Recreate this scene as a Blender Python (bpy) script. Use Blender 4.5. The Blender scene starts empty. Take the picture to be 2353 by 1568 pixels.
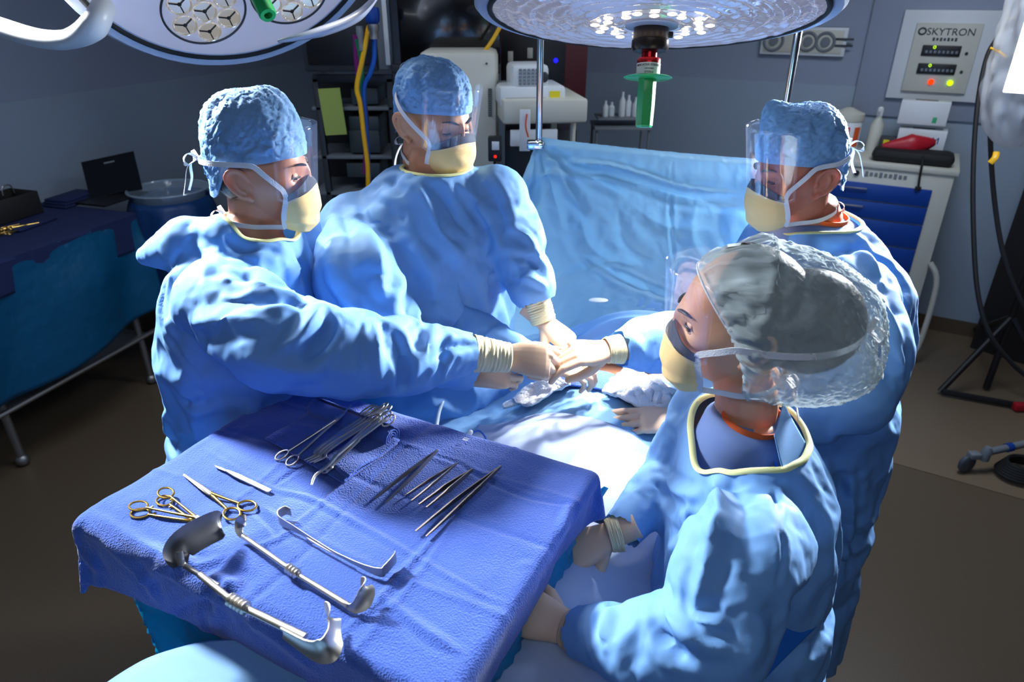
import bpy, bmesh, math, random
import numpy as np
from mathutils import Vector, Matrix, noise
random.seed(7)
R = math.radians
PI = math.pi
scene = bpy.context.scene

# ------------------------------------------------------------------ camera
CAM = Vector((0.0, 0.0, 1.95)); TILT = R(26.8); FPX = 1569.0
cam_data = bpy.data.cameras.new('camera')
cam_data.sensor_fit = 'HORIZONTAL'; cam_data.sensor_width = 36.0
cam_data.lens = 36.0 * FPX / 2353.0
cam_data.clip_start = 0.05
camera = bpy.data.objects.new('camera', cam_data)
camera.location = CAM; camera.rotation_euler = (PI/2 - TILT, 0, 0)
scene.collection.objects.link(camera); scene.camera = camera
cam_data.dof.use_dof = True; cam_data.dof.focus_distance = 1.35; cam_data.dof.aperture_fstop = 5.0

scene.view_settings.view_transform = 'Standard'; scene.view_settings.look = 'None'
scene.view_settings.gamma = 1.0; scene.view_settings.use_curve_mapping = False
scene.view_settings.exposure = 0.0

# ------------------------------------------------------------------ world and large lights
world = bpy.data.worlds.new('world'); scene.world = world; world.use_nodes = True
world.node_tree.nodes['Background'].inputs[0].default_value = (0.25, 0.33, 0.45, 1)
world.node_tree.nodes['Background'].inputs[1].default_value = 0.12

def area_light(name, loc, target, size, power, color=(1, 1, 1), spread=180, shape='DISK'):
    d = bpy.data.lights.new(name, 'AREA'); d.energy = power; d.color = color
    d.shape = shape; d.size = size
    if shape == 'RECTANGLE': d.size_y = size * 0.5
    d.spread = R(spread)
    o = bpy.data.objects.new(name, d); scene.collection.objects.link(o)
    o.location = loc
    o.rotation_euler = (Vector(target) - Vector(loc)).to_track_quat('-Z', 'Y').to_euler()
    return o
scene.cycles.max_bounces = 8; scene.cycles.diffuse_bounces = 3; scene.cycles.glossy_bounces = 3; scene.cycles.transparent_max_bounces = 14
scene.cycles.caustics_reflective = False; scene.cycles.caustics_refractive = False
# added unseen ceiling fills, and two studio lights (left one out of view)
area_light('ceiling_fill', (-1.2, 2.2, 2.95), (-1.2, 2.2, 0), 1.2, 16, (0.78, 0.87, 1.0), 160, 'RECTANGLE')
area_light('ceiling_fill', (1.6, 2.6, 2.95), (1.6, 2.6, 0), 1.2, 29, (0.78, 0.87, 1.0), 160, 'RECTANGLE')
area_light('ceiling_fill', (0.0, -0.6, 2.95), (0.0, 0.8, 0.9), 1.6, 9, (0.85, 0.92, 1.0), 150, 'RECTANGLE')  # added front fill, above and behind the camera
area_light('studio_light_left', (-1.85, 2.05, 2.55), (-0.35, 1.2, 1.2), 0.30, 24, (0.92, 0.96, 1.0), 60)
area_light('studio_light_right', (1.95, 2.75, 1.95), (0.6, 1.5, 1.45), 0.4, 42, (0.94, 0.97, 1.0), 60)
def spot(name, loc, target, power, size, blend=0.5, radius=0.03, color=(1, 0.97, 0.93)):
    d = bpy.data.lights.new(name, 'SPOT'); d.energy = power; d.color = color; d.spot_size = R(size); d.spot_blend = blend; d.shadow_soft_size = radius
    o = bpy.data.objects.new(name, d); scene.collection.objects.link(o); o.location = loc
    o.rotation_euler = (Vector(target) - Vector(loc)).to_track_quat('-Z', 'Y').to_euler(); return o
# ------------------------------------------------------------------ helpers
SN, CS = math.sin(TILT), math.cos(TILT)
def P(u, v, t=None, y=None, z=None, x=None):
    """World point that the photograph shows at (u, v), on a plane of known depth t, or known world y, z or x."""
    a = (u - 1176.5) / FPX; c = (784 - v) / FPX
    d = Vector((a, CS + c*SN, -SN + c*CS))
    if t is None:
        if y is not None: t = y / d.y
        elif z is not None: t = (z - CAM.z) / d.z
        else: t = x / d.x
    return CAM + d * t

def link(o, parent=None):
    scene.collection.objects.link(o)
    if parent is not None:
        o.parent = parent
        m = Matrix.Identity(4); q = parent
        m = WM.get(parent.name, Matrix.Identity(4))
        if o.name not in WM: o.matrix_parent_inverse = m.inverted()
    return o
WM = {}
def root(name, label, cat, loc=(0, 0, 0), group=None):
    o = bpy.data.objects.new(name, None); scene.collection.objects.link(o)
    o.location = loc; o.empty_display_size = 0.05
    o['label'] = label; o['category'] = cat
    if group: o['group'] = group
    WM[o.name] = Matrix.Translation(Vector(loc))
    return o
def tag(o, label, cat, group=None, kind=None):
    o['label'] = label; o['category'] = cat
    if group: o['group'] = group
    if kind: o['kind'] = kind
    return o
def struct(o): o['kind'] = 'structure'; return o

def mesh_obj(name, verts, faces, mat=None, parent=None, smooth=True, angle=None):
    me = bpy.data.meshes.new(name)
    me.from_pydata([tuple(v) for v in verts], [], [tuple(int(i) for i in f) for f in faces])
    me.validate(); me.update()
    if mat is not None:
        for m in (mat if isinstance(mat, (list, tuple)) else [mat]): me.materials.append(m)
    if smooth:
        me.polygons.foreach_set('use_smooth', [True]*len(me.polygons))
        if angle: me.set_sharp_from_angle(angle=R(angle))
    o = bpy.data.objects.new(name, me)
    return link(o, parent)

def frames(pts):
    """Rotation-minimising frames along a polyline."""
    pts = [Vector(p) for p in pts]; n = len(pts)
    T = []
    for i in range(n):
        a = pts[max(i-1, 0)]; b = pts[min(i+1, n-1)]
        d = (b - a); T.append(d.normalized() if d.length > 1e-9 else Vector((0, 0, 1)))
    ref = Vector((0, 0, 1)) if abs(T[0].z) < 0.9 else Vector((1, 0, 0))
    N = [(ref - T[0]*ref.dot(T[0])).normalized()]
    for i in range(1, n):
        v = N[-1] - T[i]*N[-1].dot(T[i])
        N.append(v.normalized() if v.length > 1e-6 else N[-1])
    return pts, T, N, [t.cross(m) for t, m in zip(T, N)]

def catmull(pts, k=6):
    pts = [Vector(p) for p in pts]; out = []
    for i in range(len(pts)-1):
        p0 = pts[max(i-1, 0)]; p1 = pts[i]; p2 = pts[i+1]; p3 = pts[min(i+2, len(pts)-1)]
        for j in range(k):
            s = j/k
            out.append(0.5*((2*p1) + (p2-p0)*s + (2*p0-5*p1+4*p2-p3)*s*s + (3*p1-p0-3*p2+p3)*s**3))
    out.append(pts[-1]); return out
def lerp_list(vals, n):
    x = np.linspace(0, len(vals)-1, n); return np.interp(x, range(len(vals)), vals)

class MB:
    """Collects shapes and links them as one mesh."""
    def __init__(s): s.v = []; s.f = []; s.m = []; s.mi = 0
    def add(s, vs, fs):
        b = len(s.v); s.v += [Vector(v) for v in vs]
        s.f += [[i + b for i in f] for f in fs]; s.m += [s.mi]*len(fs); return s
    def box(s, c, size, rot=None, bev=0.0):
        c = Vector(c); hx, hy, hz = size[0]/2, size[1]/2, size[2]/2
        if bev > 0:
            bm = bmesh.new(); bmesh.ops.create_cube(bm, size=1)
            for v in bm.verts: v.co = Vector((v.co.x*size[0], v.co.y*size[1], v.co.z*size[2]))
            bmesh.ops.bevel(bm, geom=bm.edges[:], offset=min(bev, hx*.9, hy*.9, hz*.9), segments=2, affect='EDGES', profile=0.5)
            vs = [v.co.copy() for v in bm.verts]; bm.verts.index_update()
            fs = [[v.index for v in f.verts] for f in bm.faces]; bm.free()
        else:
            vs = [Vector((x, y, z)) for x in (-hx, hx) for y in (-hy, hy) for z in (-hz, hz)]
            fs = [(0, 1, 3, 2), (4, 6, 7, 5), (0, 4, 5, 1), (2, 3, 7, 6), (0, 2, 6, 4), (1, 5, 7, 3)]
        if rot is not None: vs = [rot @ v for v in vs]
        return s.add([v + c for v in vs], fs)
    def tube(s, pts, r, n=12, caps=True, sq=1.0, up=None, twist=0, closed=False):
        pts, T, N, B = frames(pts)
        k = len(pts)
        if up is not None:
            for i in range(k):
                u = Vector(up) if not isinstance(up, list) else Vector(up[i])
                q = u - T[i]*u.dot(T[i])
                if q.length > 1e-6: N[i] = q.normalized(); B[i] = T[i].cross(N[i])
        rs = [r]*k if isinstance(r, (int, float)) else list(lerp_list(r, k))
        sqs = [sq]*k if isinstance(sq, (int, float)) else list(lerp_list(sq, k))
        vs = []
        for i in range(k):
            for j in range(n):
                a = 2*PI*j/n + twist
                vs.append(pts[i] + N[i]*(math.sin(a)*rs[i]*sqs[i]) + B[i]*(math.cos(a)*rs[i]))
        fs = []
        for i in range(k-1 + (1 if closed else 0)):
            i2 = (i+1) % k
            for j in range(n):
                j2 = (j+1) % n
                fs.append((i*n+j, i*n+j2, i2*n+j2, i2*n+j))
        if caps and not closed:
            fs.append(tuple(range(n-1, -1, -1))); fs.append(tuple((k-1)*n + j for j in range(n)))
        return s.add(vs, fs)
    def capsule(s, a, b, ra, rb, n=16, sq=1.0, up=None):
        """A tapered limb with round ends."""
        a = Vector(a); b = Vector(b); d = (b-a); L = d.length; d = d.normalized()
        pts = []; rr = []
        for k in range(5):
            q = k/5*PI/2; pts.append(a - d*ra*math.cos(q)); rr.append(max(ra*math.sin(q), ra*0.02))
        for k in range(7): pts.append(a + d*L*k/6); rr.append(ra + (rb-ra)*k/6)
        for k in range(4, -1, -1):
            q = k/5*PI/2; pts.append(b + d*rb*math.cos(q)); rr.append(max(rb*math.sin(q), rb*0.02))
        return s.tube(pts, rr, n, True, sq, up)
    def lathe(s, prof, origin=(0, 0, 0), axis=(0, 0, 1), n=24, xdir=None):
        """prof: (radius, height) pairs from one end to the other."""
        o = Vector(origin); z = Vector(axis).normalized()
        x = Vector(xdir) if xdir else z.orthogonal(); x = (x - z*x.dot(z)).normalized(); y = z.cross(x)
        vs = []; fs = []; k = len(prof)
        for r, h in prof:
            for j in range(n):
                a = 2*PI*j/n; vs.append(o + z*h + (x*math.cos(a) + y*math.sin(a))*max(r, 1e-5))
        for i in range(k-1):
            for j in range(n):
                j2 = (j+1) % n; fs.append((i*n+j, i*n+j2, (i+1)*n+j2, (i+1)*n+j))
        if prof[0][0] > 1e-4: fs.append(tuple(range(n-1, -1, -1)))
        if prof[-1][0] > 1e-4: fs.append(tuple((k-1)*n+j for j in range(n)))
        return s.add(vs, fs)
    def ball(s, c, r, n=16, sc=(1, 1, 1), rot=None):
        c = Vector(c); vs = []; fs = []; m = n//2
        for i in range(m+1):
            th = PI*i/m
            for j in range(n):
                a = 2*PI*j/n
                p = Vector((math.sin(th)*math.cos(a)*r*sc[0], math.sin(th)*math.sin(a)*r*sc[1], math.cos(th)*r*sc[2]))
                vs.append(c + (rot @ p if rot else p))
        for i in range(m):
            for j in range(n):
                j2 = (j+1) % n; fs.append((i*n+j, (i+1)*n+j, (i+1)*n+j2, i*n+j2))
        return s.add(vs, fs)
    def loft(s, rings, caps=True, closed=True):
        n = len(rings[0]); vs = [p for r in rings for p in r]; fs = []
        for i in range(len(rings)-1):
            for j in range(n if closed else n-1):
                j2 = (j+1) % n; fs.append((i*n+j, i*n+j2, (i+1)*n+j2, (i+1)*n+j))
        if caps: fs.append(tuple(range(n-1, -1, -1))); fs.append(tuple((len(rings)-1)*n+j for j in range(n)))
        return s.add(vs, fs)
    def prism(s, poly, h, M=None):
        """Outline in local xy extruded by h along local z."""
        n = len(poly); vs = [Vector((p[0], p[1], 0)) for p in poly] + [Vector((p[0], p[1], h)) for p in poly]
        if M is not None: vs = [M @ v for v in vs]
        fs = [tuple(range(n-1, -1, -1)), tuple(range(n, 2*n))] + [(j, (j+1) % n, n+(j+1) % n, n+j) for j in range(n)]
        return s.add(vs, fs)
    def grid(s, fn, nu, nv, u0=0, u1=1, v0=0, v1=1):
        vs = [Vector(fn(u0+(u1-u0)*i/nu, v0+(v1-v0)*j/nv)) for i in range(nu+1) for j in range(nv+1)]
        fs = [(i*(nv+1)+j, (i+1)*(nv+1)+j, (i+1)*(nv+1)+j+1, i*(nv+1)+j+1) for i in range(nu) for j in range(nv)]
        return s.add(vs, fs)
    def build(s, name, mat=None, parent=None, smooth=True, angle=40):
        o = mesh_obj(name, s.v, s.f, mat, parent, smooth, angle)
        if any(s.m): o.data.polygons.foreach_set('material_index', s.m)
        bm = bmesh.new(); bm.from_mesh(o.data); bmesh.ops.recalc_face_normals(bm, faces=bm.faces[:]); bm.to_mesh(o.data); bm.free()
        return o

def apply_mods(o):
    """Replace an object's mesh by its evaluated one."""
    dg = bpy.context.evaluated_depsgraph_get(); dg.update()
    me = bpy.data.meshes.new_from_object(o.evaluated_get(dg), preserve_all_data_layers=True, depsgraph=dg)
    mats = list(o.data.materials); o.modifiers.clear(); old = o.data; o.data = me; bpy.data.meshes.remove(old)
    if not len(me.materials):
        for m in mats: me.materials.append(m)
    me.polygons.foreach_set('use_smooth', [True]*len(me.polygons))
    return o
def voxel(o, size, smooth=0, factor=0.5, adapt=0):
    m = o.modifiers.new('r', 'REMESH'); m.mode = 'VOXEL'; m.voxel_size = size; m.adaptivity = adapt; m.use_smooth_shade = True
    if smooth:
        k = o.modifiers.new('s', 'SMOOTH'); k.factor = factor; k.iterations = smooth
    return apply_mods(o)
def solidify(o, th, off=-1):
    m = o.modifiers.new('solid', 'SOLIDIFY'); m.thickness = th; m.offset = off
    return apply_mods(o)
def subsurf(o, lv=1):
    m = o.modifiers.new('sub', 'SUBSURF'); m.levels = lv; m.render_levels = lv
    return apply_mods(o)
def co_get(o):
    a = np.empty(len(o.data.vertices)*3); o.data.vertices.foreach_get('co', a); return a.reshape(-1, 3)
def co_set(o, a): o.data.vertices.foreach_set('co', np.asarray(a).ravel()); o.data.update()
def no_get(o):
    a = np.empty(len(o.data.vertices)*3); o.data.vertices.foreach_get('normal', a); return a.reshape(-1, 3)
def smooth01(x, a, b):
    t = np.clip((np.asarray(x, float)-a)/(b-a), 0, 1); return t*t*(3-2*t)
def delete_verts(o, mask):
    bm = bmesh.new(); bm.from_mesh(o.data); bm.verts.ensure_lookup_table()
    bmesh.ops.delete(bm, geom=[bm.verts[int(i)] for i in np.nonzero(mask)[0]], context='VERTS'); bm.to_mesh(o.data); bm.free()
    o.data.polygons.foreach_set('use_smooth', [True]*len(o.data.polygons))
def boundary_loops(o):
    bm = bmesh.new(); bm.from_mesh(o.data); bm.verts.ensure_lookup_table()
    adj = {}
    for e in bm.edges:
        if len(e.link_faces) == 1:
            a, b = e.verts[0].index, e.verts[1].index
            adj.setdefault(a, []).append(b); adj.setdefault(b, []).append(a)
    loops = []; seen = set()
    for s0 in adj:
        if s0 in seen: continue
        loop = [s0]; seen.add(s0); cur = s0
        while True:
            nx = [q for q in adj[cur] if q not in seen]
            if not nx: break
            cur = nx[0]; seen.add(cur); loop.append(cur)
        loops.append([bm.verts[i].co.copy() for i in loop])
    bm.free(); return sorted(loops, key=len, reverse=True)
def smooth_loop(l, it=6):
    for _ in range(it): l = [(l[i-1] + l[i]*2 + l[(i+1) % len(l)])/4 for i in range(len(l))]
    return l
def ribbon(mb, pts, normals, w, th=0.0012):
    """A flat tape along a path; normals point away from what it lies on."""
    pts = [Vector(p) for p in pts]; k = len(pts); vs = []
    ws = [w]*k if isinstance(w, (int, float)) else list(lerp_list(w, k))
    for i in range(k):
        T = (pts[min(i+1, k-1)] - pts[max(i-1, 0)]).normalized(); n = Vector(normals[i]); n = (n - T*n.dot(T)).normalized()
        b = T.cross(n); h = ws[i]/2
        vs += [pts[i] - b*h, pts[i] + b*h, pts[i] + b*h + n*th, pts[i] - b*h + n*th]
    fs = []
    for i in range(k-1):
        for j in range(4): fs.append((i*4+j, i*4+(j+1) % 4, (i+1)*4+(j+1) % 4, (i+1)*4+j))
    fs += [(3, 2, 1, 0), tuple((k-1)*4+j for j in range(4))]
    return mb.add(vs, fs)
def text_mesh(mb, s, M, size, depth=0.0006, align='CENTER'):
    cu = bpy.data.curves.new('t', 'FONT'); cu.body = s; cu.size = size; cu.extrude = depth; cu.align_x = align; cu.align_y = 'CENTER'; cu.resolution_u = 3
    o = bpy.data.objects.new('t', cu); scene.collection.objects.link(o)
    dg = bpy.context.evaluated_depsgraph_get(); me = bpy.data.meshes.new_from_object(o.evaluated_get(dg))
    mb.add([M @ v.co for v in me.vertices], [list(p.vertices) for p in me.polygons])
    bpy.data.objects.remove(o); bpy.data.curves.remove(cu); bpy.data.meshes.remove(me)
def wrinkle(o, frames_n=14, expand=0.06, pin=0.25, bend=3.0, pin_fn=None, gravity=1.0, seed=0, collide=None, self_col=False, tension=15):
    """Cloth simulation: the fabric is a little larger than its pattern and buckles into folds."""
    n = len(o.data.vertices); co = co_get(o)
    w = np.full(n, pin) if pin_fn is None else pin_fn(co, pin)
    g = o.vertex_groups.new(name='pin')
    q = np.round(w, 2)
    for val in np.unique(q):
        g.add([int(i) for i in np.nonzero(q == val)[0]], float(val), 'REPLACE')
    rng = np.random.RandomState(seed); co_set(o, co + rng.normal(0, 0.0006, co.shape))
    m = o.modifiers.new('cloth', 'CLOTH'); c = m.settings
    c.quality = 5; c.mass = 0.15; c.tension_stiffness = tension; c.compression_stiffness = tension; c.shear_stiffness = 5
    c.bending_stiffness = bend; c.tension_damping = 5; c.compression_damping = 5; c.shear_damping = 5; c.bending_damping = 0.5; c.air_damping = 2
    c.vertex_group_mass = 'pin'; c.pin_stiffness = 1.0; c.shrink_min = -expand; c.shrink_max = -expand
    c.effector_weights.gravity = gravity
    m.collision_settings.use_collision = collide is not None; m.collision_settings.use_self_collision = self_col
    m.collision_settings.distance_min = 0.003
    m.point_cache.frame_start = 1; m.point_cache.frame_end = frames_n + 2
    for f in range(1, frames_n + 1):
        scene.frame_set(f); bpy.context.evaluated_depsgraph_get().update()
    apply_mods(o); scene.frame_set(1)
    return o
def nz(p, s, off=0.0): return noise.noise(Vector(p)*s + Vector((off, off*1.7, off*.3)))
def crumple(o, amp, scale, seed=0.0, mask=None, kind='ridge'):
    co = co_get(o); no = no_get(o)
    h = np.array([abs(noise.noise(Vector(p)*scale + Vector((seed, 0, seed)))) + 0.5*abs(noise.noise(Vector(p)*scale*2.1 + Vector((seed, 3, seed)))) for p in co])
    h = (0.35 - h)
    if mask is not None: h = h*mask
    co_set(o, co + no*(h*amp)[:, None])

# ------------------------------------------------------------------ materials
def srgb(r, g, b):
    f = lambda c: (c/12.92 if c <= 0.04045 else ((c+0.055)/1.055)**2.4)
    return (f(r/255), f(g/255), f(b/255), 1)
def mat(name, color, rough=0.5, metal=0.0, bump=None, **kw):
    """bump: list of (kind, scale, strength, distance)"""
    m = bpy.data.materials.new(name); m.use_nodes = True; nt = m.node_tree
    b = nt.nodes['Principled BSDF']; b.inputs['Base Color'].default_value = color
    b.inputs['Roughness'].default_value = rough; b.inputs['Metallic'].default_value = metal
    for k, v in kw.items():
        k2 = {'sss': 'Subsurface Weight', 'ssr': 'Subsurface Radius', 'sss_scale': 'Subsurface Scale', 'trans': 'Transmission Weight', 'ior': 'IOR', 'coat': 'Coat Weight',
              'sheen': 'Sheen Weight', 'alpha': 'Alpha', 'emit': 'Emission Color', 'emit_s': 'Emission Strength', 'spec': 'Specular IOR Level'}[k]
        b.inputs[k2].default_value = v
    last = None
    if bump:
        tc = nt.nodes.new('ShaderNodeTexCoord')
        for kind, sc, st, dist in bump:
            bn = nt.nodes.new('ShaderNodeBump'); bn.inputs['Strength'].default_value = st; bn.inputs['Distance'].default_value = dist
            if kind in ('noise', 'crease'):
                t = nt.nodes.new('ShaderNodeTexNoise'); t.inputs['Scale'].default_value = sc; t.inputs['Detail'].default_value = 3
                if kind == 'crease': t.noise_type = 'RIDGED_MULTIFRACTAL'; t.inputs['Detail'].default_value = 2
                out = t.outputs['Fac'] if 'Fac' in t.outputs else t.outputs[0]
            elif kind == 'voronoi':
                t = nt.nodes.new('ShaderNodeTexVoronoi'); t.inputs['Scale'].default_value = sc; out = t.outputs['Distance']
            elif kind.startswith('wave'):
                t = nt.nodes.new('ShaderNodeTexWave'); t.inputs['Scale'].default_value = sc; t.bands_direction = kind[4:] or 'X'; out = t.outputs['Color']
            nt.links.new(tc.outputs['Object'], t.inputs['Vector']); nt.links.new(out, bn.inputs['Height'])
            if last is not None: nt.links.new(last, bn.inputs['Normal'])
            last = bn.outputs['Normal']
        nt.links.new(last, b.inputs['Normal'])
    return m
def color_noise(m, c2, scale, lo=0.4, hi=0.6, detail=4, stretch=None):
    nt = m.node_tree; b = nt.nodes['Principled BSDF']; tc = nt.nodes.new('ShaderNodeTexCoord')
    t = nt.nodes.new('ShaderNodeTexNoise'); t.inputs['Scale'].default_value = scale; t.inputs['Detail'].default_value = detail
    src = tc.outputs['Object']
    if stretch:
        mp = nt.nodes.new('ShaderNodeMapping'); mp.inputs['Scale'].default_value = stretch; nt.links.new(src, mp.inputs[0]); src = mp.outputs[0]
    r = nt.nodes.new('ShaderNodeValToRGB'); r.color_ramp.elements[0].position = lo; r.color_ramp.elements[1].position = hi
    r.color_ramp.elements[0].color = b.inputs['Base Color'].default_value; r.color_ramp.elements[1].color = c2
    nt.links.new(src, t.inputs['Vector']); nt.links.new(t.outputs[0], r.inputs[0]); nt.links.new(r.outputs[0], b.inputs['Base Color'])
    return m
def translucent(m, color, w=0.3):
    nt = m.node_tree; b = nt.nodes['Principled BSDF']; out = nt.nodes['Material Output']
    t = nt.nodes.new('ShaderNodeBsdfTranslucent'); t.inputs[0].default_value = color
    mx = nt.nodes.new('ShaderNodeMixShader'); mx.inputs[0].default_value = w
    nt.links.new(b.outputs[0], mx.inputs[1]); nt.links.new(t.outputs[0], mx.inputs[2]); nt.links.new(mx.outputs[0], out.inputs[0])
    return m
def sheet(name, color, alpha, rough=0.05, gloss=0.12):
    """Thin clear plastic: lets most light straight through, with a coat of reflection."""
    m = bpy.data.materials.new(name); m.use_nodes = True; nt = m.node_tree; nt.nodes.remove(nt.nodes['Principled BSDF']); out = nt.nodes['Material Output']
    t = nt.nodes.new('ShaderNodeBsdfTransparent'); t.inputs[0].default_value = (1, 1, 1, 1)
    d = nt.nodes.new('ShaderNodeBsdfDiffuse'); d.inputs[0].default_value = color
    g = nt.nodes.new('ShaderNodeBsdfGlossy'); g.inputs['Roughness'].default_value = rough
    m1 = nt.nodes.new('ShaderNodeMixShader'); m1.inputs[0].default_value = alpha
    g.inputs[0].default_value = (gloss, gloss, gloss, 1); m2 = nt.nodes.new('ShaderNodeAddShader')
    nt.links.new(t.outputs[0], m1.inputs[1]); nt.links.new(d.outputs[0], m1.inputs[2])
    nt.links.new(m1.outputs[0], m2.inputs[0]); nt.links.new(g.outputs[0], m2.inputs[1]); nt.links.new(m2.outputs[0], out.inputs[0])
    return m

M = {}
GOWN_BUMP = [('crease', 4, 0.6, 0.02), ('noise', 9, 0.15, 0.01), ('noise', 420, 0.25, 0.0006)]
M['gown'] = translucent(mat('gown_fabric', srgb(120, 174, 236), 0.72, bump=GOWN_BUMP), srgb(90, 160, 235), 0.10)
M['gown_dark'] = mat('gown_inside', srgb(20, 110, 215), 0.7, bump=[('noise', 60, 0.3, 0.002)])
M['binding'] = mat('gown_binding', srgb(226, 232, 170), 0.7, bump=[('noise', 300, 0.3, 0.0005)])
M['cuff'] = mat('knit_cuff', srgb(226, 216, 178), 0.85, bump=[('noise', 120, 0.4, 0.002)])
M['glove'] = mat('latex_glove', srgb(214, 184, 158), 0.48, bump=[('crease', 45, 0.35, 0.0012), ('noise', 15, 0.3, 0.003)], sss=0.15, sss_scale=0.01)
M['cap'] = mat('cap_fabric', srgb(128, 176, 228), 0.72, bump=[('crease', 30, 0.8, 0.007), ('crease', 85, 0.5, 0.002)])
M['mask'] = mat('mask_paper', srgb(252, 216, 150), 0.8, bump=[('waveZ', 160, 0.35, 0.0006), ('noise', 30, 0.3, 0.003)])
M['maskstrip'] = mat('mask_foam', srgb(74, 76, 84), 0.9, bump=[('noise', 400, 0.5, 0.001)])
M['tape'] = mat('white_tie', srgb(232, 234, 240), 0.75, bump=[('voronoi', 420, 0.6, 0.0008)])
M['shield'] = sheet('clear_shield', srgb(170, 190, 235), 0.03, 0.04, 0.07)
M['eyewhite'] = mat('eye_white', srgb(225, 220, 215), 0.15, coat=0.6)
M['iris'] = mat('iris_brown', srgb(50, 30, 20), 0.15, coat=1.0)
M['hair'] = mat('dark_hair', srgb(34, 25, 22), 0.45, bump=[('noise', 90, 0.6, 0.004), ('crease', 30, .5, .006)])
M['greyhair'] = mat('grey_hair', srgb(120, 108, 100), 0.5, bump=[('noise', 200, 0.6, 0.002)])
def skin(name, c):
    m = mat(name, c, 0.48, bump=[('noise', 350, 0.12, 0.0008), ('noise', 60, 0.1, 0.002)], sss=0.22, sss_scale=0.012)
    b = m.node_tree.nodes['Principled BSDF']; b.inputs['Subsurface Radius'].default_value = (1.0, 0.35, 0.2)
    return color_noise(m, tuple(min(1, q*f) for q, f in zip(c[:3], (1.05, 0.82, 0.78))) + (1,), 14, 0.35, 0.7)
M['skin1'] = skin('skin_tan', srgb(205, 150, 122)); M['skin2'] = skin('skin_golden', srgb(208, 158, 122))
M['skin3'] = skin('skin_ruddy', srgb(190, 122, 98)); M['skin4'] = skin('skin_light', srgb(226, 176, 142))
M['skin5'] = skin('skin_belly', srgb(224, 160, 120))
M['scrub'] = mat('scrub_cloth', srgb(112, 138, 196), 0.85, bump=[('noise', 500, 0.3, 0.0006)])
M['orange'] = mat('orange_trim', srgb(226, 96, 36), 0.8, bump=[('noise', 250, 0.4, 0.001)])
M['steel'] = mat('surgical_steel', srgb(214, 208, 198), 0.36, 1.0, bump=[('noise', 600, 0.08, 0.0003)])
M['satin'] = mat('satin_steel', srgb(168, 166, 164), 0.46, 1.0, bump=[('noise', 900, 0.1, 0.0003)])
M['darksteel'] = mat('dark_steel', srgb(150, 142, 138), 0.40, 1.0)
M['gold'] = mat('gold_plate', srgb(226, 184, 96), 0.25, 1.0)
M['chrome'] = mat('chrome', srgb(225, 228, 232), 0.12, 1.0)
M['towel'] = mat('huck_towel', srgb(56, 94, 186), 0.92, bump=[('voronoi', 330, 0.9, 0.0014), ('noise', 25, 0.3, 0.004)], sheen=0.3)
M['cyan'] = translucent(mat('cyan_drape', srgb(20, 160, 214), 0.35, bump=[('noise', 14, 0.4, 0.01)]), srgb(30, 180, 230), 0.3)
M['drape'] = mat('light_drape', srgb(128, 178, 226), 0.7, bump=[('noise', 8, 0.3, 0.01), ('noise', 400, 0.2, 0.0005)])
M['paledrape'] = mat('pale_drape_panel', srgb(172, 190, 226), 0.75, bump=[('noise', 300, 0.2, 0.0005)])
M['screen'] = translucent(mat('screen_drape', srgb(142, 192, 222), 0.6, bump=[('noise', 6, 0.4, 0.012), ('noise', 380, 0.2, 0.0005)]), srgb(130, 190, 225), 0.12)
M['navy'] = mat('navy_drape', srgb(22, 36, 80), 0.85, bump=[('noise', 12, 0.3, 0.01)])
M['teal'] = mat('teal_drape', srgb(0, 84, 122), 0.4, bump=[('noise', 9, 0.6, 0.02)])
M['gauze'] = mat('gauze', srgb(240, 240, 242), 0.95, bump=[('voronoi', 260, 0.8, 0.002), ('noise', 40, 0.5, 0.006)])
M['green'] = mat('green_plastic', srgb(20, 160, 76), 0.35, coat=0.3)
M['black'] = mat('black_plastic', srgb(22, 22, 26), 0.4)
M['rubber'] = mat('black_rubber', srgb(16, 16, 18), 0.7)
M['red'] = mat('red_metal', srgb(170, 24, 30), 0.25, 0.8)
M['redplastic'] = mat('red_plastic', srgb(178, 24, 40), 0.4)
M['white'] = mat('white_plastic', srgb(224, 228, 230), 0.35)
M['beige'] = mat('beige_plastic', srgb(206, 204, 190), 0.45)
M['grey'] = mat('grey_plastic', srgb(118, 124, 130), 0.45)
M['darkgrey'] = mat('dark_grey_plastic', srgb(50, 54, 60), 0.45)
M['lamp_shell'] = mat('lamp_shell', srgb(196, 204, 226), 0.25, coat=0.5)
M['lamp_face'] = mat('lamp_face', srgb(200, 200, 220), 0.3, coat=0.4, emit=(.8, .82, .95, 1), emit_s=0.22)  # faint emission stands in for light bounced onto the face
M['blue'] = mat('blue_metal', srgb(8, 62, 150), 0.4)
M['bluehose'] = mat('blue_hose', srgb(20, 90, 190), 0.35); M['yellowhose'] = mat('yellow_hose', srgb(240, 180, 20), 0.35)
M['greenhose'] = mat('green_hose', srgb(20, 120, 80), 0.35); M['purplehose'] = mat('purple_hose', srgb(120, 30, 110), 0.35)
M['yellow'] = mat('yellow_label', srgb(240, 220, 30), 0.5)
M['pink'] = mat('magenta_label', srgb(200, 24, 90), 0.5)
M['orangelabel'] = mat('orange_label', srgb(230, 90, 40), 0.5)
M['notegreen'] = mat('green_sheet', srgb(172, 190, 96), 0.8)
M['maroon'] = mat('maroon_metal', srgb(80, 18, 26), 0.5)
M['mirror'] = mat('mirror_lens', srgb(225, 222, 225), 0.10, 1.0, emit=(1, .95, .85, 1), emit_s=0.25)  # emission stands in for bright reflections in the mirror cells
M['clear'] = sheet('clear_plastic', srgb(190, 215, 235), 0.18, 0.08, 0.08)
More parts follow.
